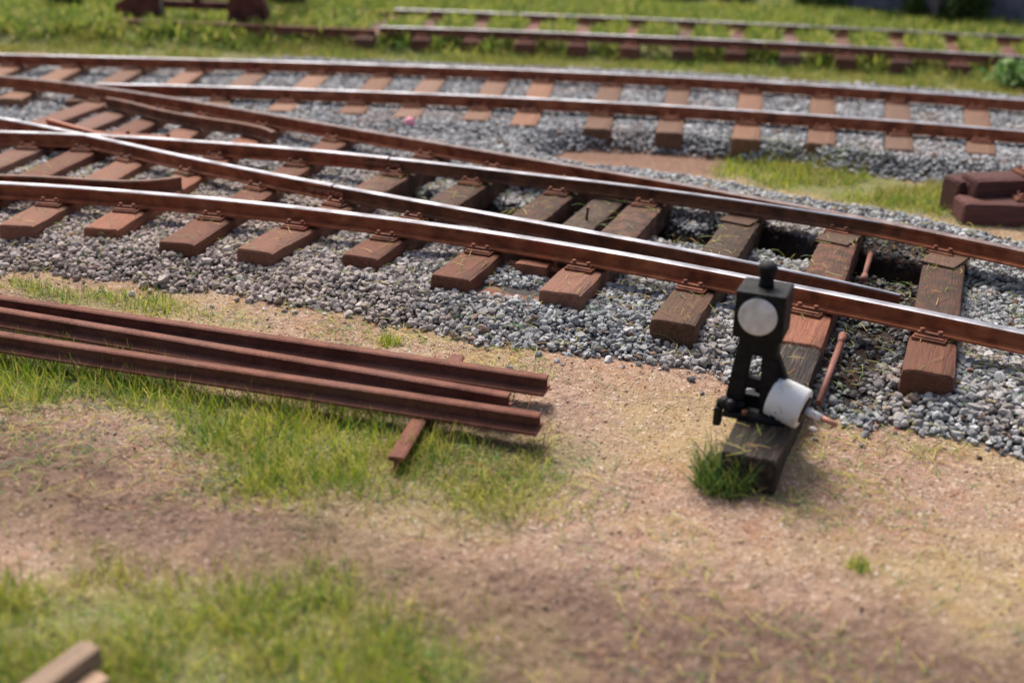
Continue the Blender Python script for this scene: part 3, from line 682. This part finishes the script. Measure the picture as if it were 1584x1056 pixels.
# sand grains
rg = np.random.default_rng(8); g = jgrid(-4, 4.5, 2.7, 8.6, .03, rg, .6); ok, _, _ = sees(g); g = g[ok]; bd = ballast_d(g)
soilm = soft(g, SOIL, .25, .25, 2); g_, sm = g[(bd < .02)], soilm[bd < .02]; k = rg.random(len(g_)) < np.where(sm > .5, .35, .8); g_, sm = g_[k], sm[k]
ins, _ = in_sleeper(g_, .0); g_, sm = g_[~ins], sm[~ins]
gr_ = rg.gamma(5, .0048/5, len(g_)).clip(.002, .012)
tag(stones('sand', np.column_stack([g_, height(g_)+gr_*.1]), gr_, 1, MAT['grain'], dict(soil=sm), 9), 'coarse tan sand grains on the open ground before the ballast', 'sand', kind='stuff')

def blades(name, pts, z, length, width, lean, mat, rg, droop=.5, wob=0.0):
    n = len(pts); az = rg.uniform(0, 2*math.pi, n); ln = length*rg.uniform(.55, 1.25, n); ang = np.abs(rg.normal(0, lean, n)).clip(0, 1.5)
    lv = np.array([0, .4, .75, 1.0]); wd = np.array([1, .85, .55, 0])
    V = np.zeros((n, 7, 3)); D = np.stack([np.cos(az), np.sin(az)], 1)
    S = np.stack([-D[:, 1], D[:, 0]], 1); tw = rg.uniform(0, math.pi, n); SS = np.stack([np.cos(tw)*S[:, 0]+np.sin(tw)*D[:, 0], np.cos(tw)*S[:, 1]+np.sin(tw)*D[:, 1]], 1)
    idx = 0; dr = droop*rg.uniform(.2, 1.4, n)
    px = np.zeros(n); pz = np.zeros(n); pl = 0; pos = []
    for l in lv:
        a = ang+dr*l; px = px+np.sin(a)*(l-pl)*ln; pz = pz+np.cos(a)*(l-pl)*ln; pl = l; pos.append((px.copy(), pz.copy()))
    for i, l in enumerate(lv):
        b = pts+D*pos[i][0][:, None]; zz = z+pos[i][1]; w_ = width*wd[i]*.5*rg.uniform(.8, 1.2, n)
        if i < 3:
            V[:, idx, :2] = b+SS*w_[:, None]; V[:, idx, 2] = zz; V[:, idx+1, :2] = b-SS*w_[:, None]; V[:, idx+1, 2] = zz; idx += 2
        else: V[:, idx, :2] = b; V[:, idx, 2] = zz
    F = np.array([[0, 1, 3], [0, 3, 2], [2, 3, 5], [2, 5, 4], [4, 5, 6]])
    FF = (F[None]+(np.arange(n)*7)[:, None, None]).reshape(-1, 3)
    return link(name, np_mesh(name, V.reshape(-1, 3), FF, True), mat)
def scatter(polys, dens, rg, clump=0.0, wd=.15, wob=.25, s=0, sc=3):
    allp = np.vstack(polys); x0, y0 = allp.min(0)-.3; x1, y1 = allp.max(0)+.3; x0 = max(x0, -16); x1 = min(x1, 16); y0 = max(y0, 2.4); y1 = min(y1, 27)
    n = int((x1-x0)*(y1-y0)*dens); p = np.stack([rg.uniform(x0, x1, n), rg.uniform(y0, y1, n)], 1)
    ok, _, _ = sees(p, 120, 90); p = p[ok]; m = soft(p, polys, wd, wob, s, sc)
    if clump: m = m*sstep(.5-clump*.25, .5+clump*.2, fbm(p[:, 0]*2.6, p[:, 1]*2.6, s+17, 3))
    p = p[rg.random(len(p)) < m]; ins, _ = in_sleeper(p, .02); return p[~ins]
rg = np.random.default_rng(20)
p = scatter([G_MAIN], 4600, rg, 0, .2, .3, 6)
p = p[np.hypot(*(p-P(606, 728, GZ)[:2]).T) > .11]
tag(blades('grass', p, height(p)-.01, .125, .0052, .85, MAT['grass'], rg, .3), 'bright green grass under and before the stack of spare rails', 'grass', kind='stuff')
p = scatter([G_MID], 5200, rg, 1.0, .2, .3, 9); q = scatter([G_MID], 3000, rg, .8, .3, .4, 10)
tag(blades('grass', p, height(p)-.008, .075, .005, .8, MAT['grass'], rg, .8), 'thin patchy green grass on sand right of the rail support', 'grass', kind='stuff')
tag(blades('grass', q, height(q)-.004, .085, .0045, 1.0, MAT['grass_y'], rg, .6), 'thin yellow grass fibres lying on sand right of the rail support', 'grass', kind='stuff')
p = scatter([G_BOT], 4800, rg, 1.0, .15, .25, 6)
tag(blades('grass', p, height(p)-.008, .1, .0055, .8, MAT['grass'], rg, .4), 'blurred green grass in the bottom corner around the wooden beams', 'grass', kind='stuff')
p = scatter([G_BOT], 4500, rg, .3, .3, .5, 16)
tag(blades('grass', p, height(p)-.006, .07, .005, .9, MAT['grass_y'], rg, .6), 'dry yellow grass strewn over the bottom corner', 'grass', kind='stuff')
p = scatter([G_BACKRAIL], 3000, rg, .8, .08, .15, 6)
tag(blades('grass', p, height(p)-.006, .085, .005, .5, MAT['grass'], rg, .6), 'low fresh grass strip between spare rails and ballast', 'grass', kind='stuff')
p = scatter([G_ISLE], 2400, rg, .6, .12, .15, 6); q = scatter([G_ISLE], 4200, rg, .4, .12, .15, 26)
tag(blades('grass', p, height(p)-.006, .085, .007, .6, MAT['grass'], rg, .6), 'green grass island between the switch and the middle track', 'grass', kind='stuff')
tag(blades('grass', q, height(q)-.006, .07, .007, .7, MAT['grass_y'], rg, .6), 'yellow dry grass mixed into the island between two tracks', 'grass', kind='stuff')
p = scatter([G_AC], 1000, rg, 1.0, .25, .3, 7, 1.2); q = scatter([G_AC], 1500, rg, .3, .4, .5, 27, 1.2)
tag(blades('grass', p, height(p)-.006, .12, .012, .5, MAT['grass_far'], rg, .6), 'weedy green grass strip between middle and back tracks', 'grass', kind='stuff')
tag(blades('grass', q, height(q)-.006, .10, .012, .6, MAT['grass_y'], rg, .6), 'yellow dry grass strip along the far rail of the middle track', 'grass', kind='stuff')
p = scatter([G_C], 900, rg, .9, .25, .3, 8, 1.2)
tag(blades('grass', p, height(p)-.006, .2, .015, .5, MAT['grass_far'], rg, .6), 'weeds growing between the sleepers of the back track', 'grass', kind='stuff')
p = scatter([G_BEHIND], 300, rg, .3, .3, .3, 8, 1.2)
tag(blades('grass', p, height(p)-.006, .17, .018, .45, MAT['grass_far'], rg, .6), 'blurred meadow grass behind the back track', 'grass', kind='stuff')
p = scatter([G_MAIN, G_BOT], 1700, rg, .6, .3, .4, 6)
tag(blades('grass', p, height(p)-.005, .13, .0046, .85, MAT['grass_y'], rg, .4), 'long pale single grass stalks standing out of the green grass', 'grass', kind='stuff')
# broad-leaved weeds along and between the far sleepers
p = scatter([G_C], 1700, rg, 1.0, .2, .3, 33, 1.2); q = scatter([G_AC2], 1700, rg, 1.0, .2, .4, 34, 1.2); p = np.vstack([p, q])
tag(blades('weeds', p, height(p)-.01, .19, .045, .6, MAT['grass_far'], rg, 1.0), 'clumps of broad-leaved yellow green weeds along the back track', 'weeds', kind='stuff')
# single static fibres that lie on sand, stones and sleepers
def fibres(name, pts, z, ln, wd, mat, rg, lift=.012):
    n = len(pts); az = rg.uniform(0, 6.283, n); L = ln*rg.uniform(.45, 1.5, n); cv = rg.normal(0, .4, n); up = np.abs(rg.normal(0, lift, n)); tl = rg.normal(0, .12, n).clip(-.1, .5)
    V = np.zeros((n, 10, 3)); p_ = pts.copy(); zc = z.copy()
    for i in range(5):
        a = az+cv*(i/4-.5); d = np.stack([np.cos(a), np.sin(a)], 1); nr = np.stack([-d[:, 1], d[:, 0]], 1); w_ = wd*(.5 if i < 4 else .15)
        zz = z+.002+up*math.sin(math.pi*i/4)+tl*L*i/4*.6
        V[:, 2*i, :2] = p_+nr*w_; V[:, 2*i+1, :2] = p_-nr*w_; V[:, 2*i, 2] = zz; V[:, 2*i+1, 2] = zz+wd*.4
        p_ = p_+d*(L/4)[:, None]
    F = np.array([[2*i, 2*i+1, 2*i+3, 2*i+2] for i in range(4)]); FF = (F[None]+(np.arange(n)*10)[:, None, None]).reshape(-1, 4)
    return link(name, np_mesh(name, V.reshape(-1, 3), FF, True), mat)
n = 52000; p = np.stack([rg.uniform(-4, 4.5, n), rg.uniform(2.6, 9.0, n)], 1); ok, _, _ = sees(p); p = p[ok]; cl_ = fbm(p[:, 0]*1.6, p[:, 1]*1.6, 77, 4)
bd = ballast_d(p); ins, tz = in_sleeper(p, -.01); onb = (bd > -.02) | ins
p_keep = rg.random(len(p)) < np.where(onb, .16, (sstep(.44, .62, cl_)*.95+.05)*np.where(p[:, 1] < 4.1, .4, 1)); p, bd, ins, tz, onb = p[p_keep], bd[p_keep], ins[p_keep], tz[p_keep], onb[p_keep]
zf = np.where(ins, tz+.004, height(p)+np.where(onb, .03, .003))
tag(fibres('plant_fibres', p, zf, .085, .0028, MAT['fibre'], rg), 'scattered yellow and green grass fibres lying on sand, stones and sleepers', 'grass fibres', kind='stuff')

def tuft(name, c, rad, n, ln, wd, mat, label, cat='grass tuft', lean=.45):
    r = np.random.default_rng(int(abs(c[0]*1000))+n); a = r.uniform(0, 6.283, n); q = rad*np.sqrt(r.random(n))
    pp = np.stack([c[0]+q*np.cos(a), c[1]+q*np.sin(a)], 1); o = blades(name, pp, height(pp)-.006, ln, wd, lean, mat, r, .6); return tag(o, label, cat)
tc = P(1118, 752, GZ); tuft('grass_tuft', tc, .13, 620, .17, .005, MAT['grass_dk'], 'dark green grass tuft at the end of the grey lantern timber')
tc = P(604, 532, GZ); tuft('grass_tuft', tc, .06, 160, .07, .0045, MAT['grass'], 'tiny green grass tuft on sand just behind the spare rails')
tc = P(1328, 880, GZ); tuft('grass_tuft', tc, .05, 90, .06, .0045, MAT['grass'], 'tiny green tuft alone on the sand below the white weight')

# ------------------------------------------------------------------ spare rails and their support
FG = 'spare rails lying side by side'
fp = profile(.029, .082, .060, .005, .017)
def spare(pa, pb, z, label):
    a, b = P(*pa, z)[:2], P(*pb, z)[:2]; a = a-(b-a)*.12; n_ = 40
    l_ = a[None]+np.linspace(0, 1, n_)[:, None]*(b-a)[None]; l_[:, 1] += .012*np.sin(np.linspace(0, 3, n_)+pa[1]); o = link('spare_rail', rail_mesh('spare_rail', l_, z, fp, False), [MAT['spare'], MAT['head']])
    return tag(o, label, 'rail', FG)
ZS = GZ+.083+.082
spare((0, 457), (847, 583), ZS, 'rearmost of the three brown spare rails on the grass')
spare((0, 479), (788, 607), ZS, 'middle and shortest of the three brown spare rails on the grass')
spare((0, 513), (836, 641), ZS, 'frontmost of the three brown spare rails on the grass')
a = P(612, 706, GZ+.081)[:2]; b = P(708, 548, GZ+.081)[:2]; l_ = a[None]+np.linspace(0, 1, 20)[:, None]*(b-a)[None]
tag(link('support_rail', rail_mesh('support_rail', l_, GZ+.081, profile(.036, .1, .06, .009, .024), False), [MAT['spare'], MAT['head']]), 'short brown rail piece laid crosswise under the spare rails', 'rail')

# ------------------------------------------------------------------ lantern with switch lever
TT = -.137
base = P(1163, 640, TT); ang = math.atan2(*(P(1215, 455, .2)-P(1134, 441, .2))[1::-1])
rail_dir = RL['NS'][near_i(RL['NS'], (1250, 445))+3]-RL['NS'][near_i(RL['NS'], (1250, 445))-3]; ang = math.atan2(rail_dir[1], rail_dir[0])+R(9)
sig = empty('switch_lantern', base, ang); tag(sig, 'black switch lantern with round milky lens on an iron stand', 'signal lantern')
LB = .385                                             # underside of the lamp box above the timber
def at(x, y, z): return (x, y, z)
m = MB(); m.box((.01, 0, .014), (.25, .17, .026), None, .006); m.box((-.085, -.02, .035), (.05, .09, .04), None, .008); m.box((.085, .0, .035), (.05, .12, .04), None, .008)
m.box((-.0, .05, .05), (.14, .05, .06), None, .01)
m.build('base_plate', MAT['black'], sig)
m = MB(); m.ball((-.115, -.04, .05), .032).ball((-.085, -.06, .055), .028).box((-.14, -.05, -.01), (.035, .05, .09), None, .01).cyl((-.15, -.045, .05), (-.03, -.045, .05), .017, n=12)
m.build('bearing', MAT['black'], sig)
for bx_, by_ in ((-.09, -.07), (.1, -.07), (.1, .06), (-.02, -.075)):
    m = MB(); m.cyl((bx_, by_, .026), (bx_, by_, .046), .013, n=6); m.build('bolt', MAT['plate'] if bx_ == -.02 else MAT['black'], sig)
def leg(a, b, w0, w1, nm='stand_leg'):
    a, b = Vector(a), Vector(b); k = MB(); bm = k.bm; vs = []
    for p_, w_ in ((a, w0), (b, w1)):
        vs.append([bm.verts.new(p_+Vector((sx*w_/2, sy*w_/2, 0))) for sx, sy in ((-1, -1), (1, -1), (1, 1), (-1, 1))])
    for i in range(4): bm.faces.new((vs[0][i], vs[0][(i+1) % 4], vs[1][(i+1) % 4], vs[1][i]))
    bm.faces.new(vs[0][::-1]); bm.faces.new(vs[1]); bmesh.ops.bevel(bm, geom=list(bm.edges), offset=.006, segments=2, affect='EDGES')
    k.build(nm, MAT['black'], sig)
leg((-.085, 0, .02), (-.056, 0, LB-.05), .078, .066); leg((.075, 0, .02), (.05, 0, LB-.05), .082, .066)
leg((.165, .05, .02), (.06, .01, LB-.09), .065, .055, 'brace')
m = MB(); m.box((-.005, 0, .155), (.13, .05, .05), None, .008); m.build('crossbar', MAT['black'], sig)
m = MB(); m.box((0, 0, LB-.045), (.17, .095, .1), None, .012)
m.build('neck', MAT['black'], sig)
m = MB(); m.box((0, 0, LB+.105), (.212, .2, .21), None, .01); bx = m.build('lamp_box', MAT['black'], sig)
Mx = Matrix.Translation((-.004, -.1, LB+.108)) @ Matrix.Rotation(R(90), 4, 'X')
m = MB(); m.lathe([(.083, -.002), (.083, .004), (.075, .0075), (.04, .0095), (.012, .0102)], 40, Mx); m.build('lens', MAT['lens'], bx)
m = MB(); prof = [(.084, -.002), (.084, .006), (.079, .006)]; m.lathe([(.09, -.002), (.09, .003), (.084, .0045)], 40, Mx); m.build('lens_ring', MAT['black'], bx)
m = MB(); m.lathe([(.034, 0), (.031, .02), (.030, .045), (.036, .062), (.041, .078), (.041, .088), (.036, .1), (.022, .109), (.006, .112)], 24, Matrix.Translation((0.0, .005, LB+.208))); m.build('chimney', MAT['black'], sig)
# lever with the white weight (it pivots on its own)
wc = P(1219, 622, TT+.09); wl = empty('lever_weight', wc, ang); tag(wl, 'white drum-shaped counterweight on a switch lever beside the lantern', 'counterweight')
ax = Vector((.95, -.16, -.21)).normalized(); q = ax.to_track_quat('Z', 'Y').to_matrix().to_4x4()
m = MB(); m.lathe([(.080, -.076), (.088, -.073), (.0915, -.066), (.093, 0), (.0915, .066), (.088, .073), (.078, .076)], 36, q); m.build('weight_drum', MAT['white'], wl)
m = MB(); m.cyl(ax*.068, ax*.084, .066, .058, n=28); m.build('back_disc', MAT['black'], wl)
m = MB(); m.cyl(ax*.07, ax*.155, .019, .016, n=14); m.build('lever_rod', MAT['white'], wl)
m = MB(); m.cyl(ax*.153, ax*.228, .013, .011, n=14); m.build('rod_tip', MAT['copper'], wl)
m = MB(); m.cyl(-ax*.15, -ax*.055, .02, n=12); m.build('lever_arm', MAT['black'], wl)
ch = P(1257, 664, GZ+.02); m = MB(); m.ball((0, 0, 0), .026, (1.1, .8, .55), 1); o = m.build('stone_chip', MAT['chip']); o.location = ch; o.rotation_euler = (.3, .2, .6); tag(o, 'single pale flat chip lying on sand under the white weight', 'stone')

# point rods
def rod(pa, pb, za, zb, label):
    a, b = Vector(P(*pa, za)), Vector(P(*pb, zb)); o = empty('point_rod', a); m = MB(); m.cyl((0, 0, 0), b-a, .0165, n=14); m.build('shaft', MAT['rod'], o)
    m = MB(); m.ball((0, 0, 0), .026); m.cyl((0, 0, 0), (b-a)*.12, .023, .018, n=12); m.build('joint', MAT['rod'], o); return tag(o, label, 'rod', 'point rods')
rod((1304, 520), (1266, 624), -.165, -.235, 'thin brown rod in the dark gap right of the lantern')
rod((1336, 431), (1348, 388), -.2, -.2, 'short brown rod between the switch blades near the right')

# fouling marker
fm = P(634, 211, -.25); o = empty('marker_post', fm); tag(o, 'tiny pink and red marker post on ballast between two tracks', 'marker')
m = MB(); m.lathe([(.042, -.05), (.042, .1), (.041, .104)], 16); m.build('post', MAT['redpaint'], o)
m = MB(); m.lathe([(.043, .1), (.043, .14), (.034, .16), (.01, .168)], 16); m.build('cap', MAT['pink'], o)

# pile of old sleepers at the right
PG = 'old sleepers piled beside the track'
def pile(pa, pb, top, label, W=.25, H=.16, far=1.6, tilt=0):
    a, b = P(*pa, top)[:2], P(*pb, top)[:2]; d = (b-a)/np.linalg.norm(b-a)
    o = timber('old_sleeper', a, a+d*far, W, H, 'wood_pile', top=top, label=label, cat='sleeper', group=PG, tilt=tilt, reg=False, rnd=.03); return o, far
o1, f1 = pile((1484, 306), (1584, 309), GZ+.17, 'lowest purple brown sleeper of the pile, nearest the rail', .27, .17)
chair(o1, -f1/2+.5, o1.rotation_euler[2]+R(90), True, .9)
o2, f2 = pile((1500, 272), (1584, 269), GZ+.31, 'topmost purple brown sleeper of the pile, hole in its end', .24, .13, tilt=R(4))
chair(o2, -f2/2+.5, o2.rotation_euler[2]+R(90), True, .9)
m = MB(); m.cyl((-f2/2-.004, 0, -.07), (-f2/2+.02, 0, -.07), .02, n=12); m.build('end_bolt', MAT['rod'], o2)
o3, f3 = pile((1472, 274), (1584, 269), GZ+.27, 'greyer sleeper at the back of the pile', .24, .28)

# wooden beams bottom left
BG = 'sawn beams in the corner'
a = P(142, 995, GZ+.12)[:2]; b = P(42, 1068, GZ+.12)[:2]; d = (b-a)/np.linalg.norm(b-a)
timber('wooden_beam', a, a+d*.9, .085, .07, 'wood_pale', top=GZ+.125, label='upper pale sawn beam in the bottom left grass', cat='beam', group=BG, reg=False, rnd=.008, rough=.002)
nn = np.array([-d[1], d[0]]); nn = nn if nn@np.array([1, -.3]) > 0 else -nn
timber('wooden_beam', a+nn*.085+d*.05, a+nn*.085+d*.9, .075, .07, 'wood_pale', top=GZ+.075, label='lower pale sawn beam leaning beside the upper one', cat='beam', group=BG, reg=False, rnd=.008, rough=.002)

# ------------------------------------------------------------------ buffer stop on the back track
c = P(300, 34, -.1); t = CNL[-1]-CNL[0]; t /= np.linalg.norm(t); bang = math.atan2(t[1], t[0])
bs = empty('buffer_stop', c, bang); tag(bs, 'dark red iron buffer stop at the end of the back track', 'buffer stop')
gw = float(abs((CFL[1]-CNL[1])@np.array([-t[1], t[0]])))
def plate_poly(pts, y, th, nm):
    m = MB(); A = [m.bm.verts.new((x, y-th/2, z)) for x, z in pts]; B = [m.bm.verts.new((x, y+th/2, z)) for x, z in pts]
    m.bm.faces.new(A); m.bm.faces.new(B[::-1])
    for i in range(len(pts)): m.bm.faces.new((A[i], A[i-1], B[i-1], B[i]))
    bmesh.ops.recalc_face_normals(m.bm, faces=m.bm.faces); bmesh.ops.bevel(m.bm, geom=list(m.bm.edges), offset=.012, segments=1, affect='EDGES')
    return m.build(nm, MAT['iron_dk'], bs)
for y in (0, gw):
    m = MB(); m.box((.2, y, -.03), (2.5, .14, .09), None, .01); m.build('sole_beam', MAT['iron_dk'], bs)
    plate_poly([(-1.02, .01), (-1.05, .2), (-.75, .36), (-.42, .52), (-.42, .01)], y, .2, 'rear_block')
    plate_poly([(.5, .01), (.52, .3), (.6, .5), (.78, .55), (.93, .42), (1.02, .2), (1.02, .01)], y, .2, 'front_block')
    m = MB(); m.box((.05, y, .22), (1.1, .09, .1), None, .01); m.box((.05, y, .46), (1.1, .09, .09), None, .01); m.box((.06, y, .35), (.09, .07, .2), None, .008); m.build('strut', MAT['iron_dk'], bs)
    m = MB(); m.cyl((-.39, y-.1, .02), (-.39, y-.1, .6), .022, n=10); m.build('tie_bar', MAT['concrete'], bs)
m = MB(); m.box((.86, gw/2, .86), (.2, gw+.9, .22), None, .015); m.build('buffer_beam', MAT['iron_dk'], bs)

# ------------------------------------------------------------------ wall, shrubs
pa = P(1290, 36, GZ); pb = P(1440, 50, GZ); pc = P(1720, 75, GZ)
def wall(a, b, label):
    a, b = Vector(a), Vector(b); d = b-a; o = empty('wall_panel', a, math.atan2(d.y, d.x)); L = d.length
    m = MB(); m.box((L/2, 0, .9), (L, .12, 1.8), None, .01); m.build('panel', MAT['slate'], o)
    m = MB(); m.box((L/2, 0, 1.84), (L+.06, .2, .08), None, .01); m.build('coping', MAT['slate'], o); m = MB(); m.box((L/2, -.08, .1), (L, .05, .22), None, .01); m.build('plinth', MAT['slate'], o); return tag(o, label, 'wall', 'slate grey wall panels')
dv = (pb-pa)/np.linalg.norm(pb-pa); ew = (pc-pb)/np.linalg.norm(pc-pb)
wall(pa, pb-dv*.1, 'slate grey wall panel left of the concrete post'); wall(pb+ew*.1, pc, 'slate grey wall panel right of the concrete post')
m = MB(); m.box((0, 0, 1.0), (.16, .2, 2.0), None, .015); m.box((0, 0, 2.03), (.2, .24, .06), None, .01); o = m.build('wall_post', MAT['concrete']); o.location = pb-np.array([0, .02, 0]); o.rotation_euler = (0, 0, math.atan2(dv[1], dv[0])); tag(o, 'pinkish concrete post between two slate grey wall panels', 'post')
def shrub(name, c, rx, rz, n, ls, mat, label, cat='shrub', seed=1):
    r = np.random.default_rng(seed); o = empty(name, c); tag(o, label, cat)
    m = MB()
    for k in range(6):
        a = k*1.05+seed; m.cyl((0, 0, -.05), (math.cos(a)*rx*.45, math.sin(a)*rx*.45, rz*(.6+.12*(k % 3))), .02, .006, n=6)
    m.build('stem', MAT['stem'], o)
    ncl = 26; dirs = r.normal(size=(ncl, 3)); dirs /= np.linalg.norm(dirs, axis=1)[:, None]; cc = dirs*r.uniform(.35, .95, (ncl, 1))*np.array([rx, rx, rz*.5])+np.array([0, 0, rz*.52])
    k = r.integers(0, ncl, n); p_ = cc[k]+r.normal(0, 1, (n, 3))*np.array([rx, rx, rz*.6])*.17; p_[:, 2] = np.maximum(p_[:, 2], .02)
    quad = np.array([[-.5, 0, 0], [0, -.28, .06], [.5, 0, 0], [0, .28, .06]]); V = quad[None]*(ls*r.uniform(.6, 1.3, n))[:, None, None]
    V = np.einsum('nij,nvj->nvi', rotm(n, r), V)+p_[:, None]; F = np.arange(n*4).reshape(n, 4)
    link('foliage', np_mesh('foliage', V.reshape(-1, 3), F, False), mat, o); return o
shrub('shrub', P(105, 34, GZ), .32, .8, 2200, .07, MAT['leaf_dk'], 'dark green upright shrub in the far meadow left of the buffer stop', seed=2)
shrub('shrub', P(1262, 38, GZ), .38, .7, 2400, .08, MAT['leaf_dk'], 'dark shrub at the left end of the slate wall', seed=3)
shrub('shrub', P(1345, 47, GZ), .26, .3, 1300, .07, MAT['leaf_dk'], 'low dark shrub before the wall panel left of the post', seed=4)
shrub('shrub', P(1412, 53, GZ), .24, .8, 1800, .07, MAT['leaf_dk'], 'dark shrub touching the left side of the concrete post', seed=5)
shrub('shrub', P(1484, 58, GZ), .36, 1.0, 2600, .07, MAT['leaf_dk'], 'large dark shrub on the right side of the concrete post', seed=6)
shrub('shrub', P(1050, 22, GZ), .5, .4, 2200, .08, MAT['leaf_dk'], 'low spreading green shrub behind the back track', seed=8)
shrub('leafy_plant', P(1578, 138, GZ), .36, .34, 620, .11, MAT['leaf_lt'], 'pale green leafy plant beside the far rail at the right edge', 'plant', seed=7)
shrub('shrub', P(760, 6, GZ), .45, .35, 1600, .09, MAT['leaf_dk'], 'wide low green shrub behind the middle of the back track', seed=9)
shrub('shrub', P(1140, 20, GZ), .4, .5, 1800, .08, MAT['leaf_dk'], 'rounded green shrub left of the bare earth patch near the wall', seed=10)
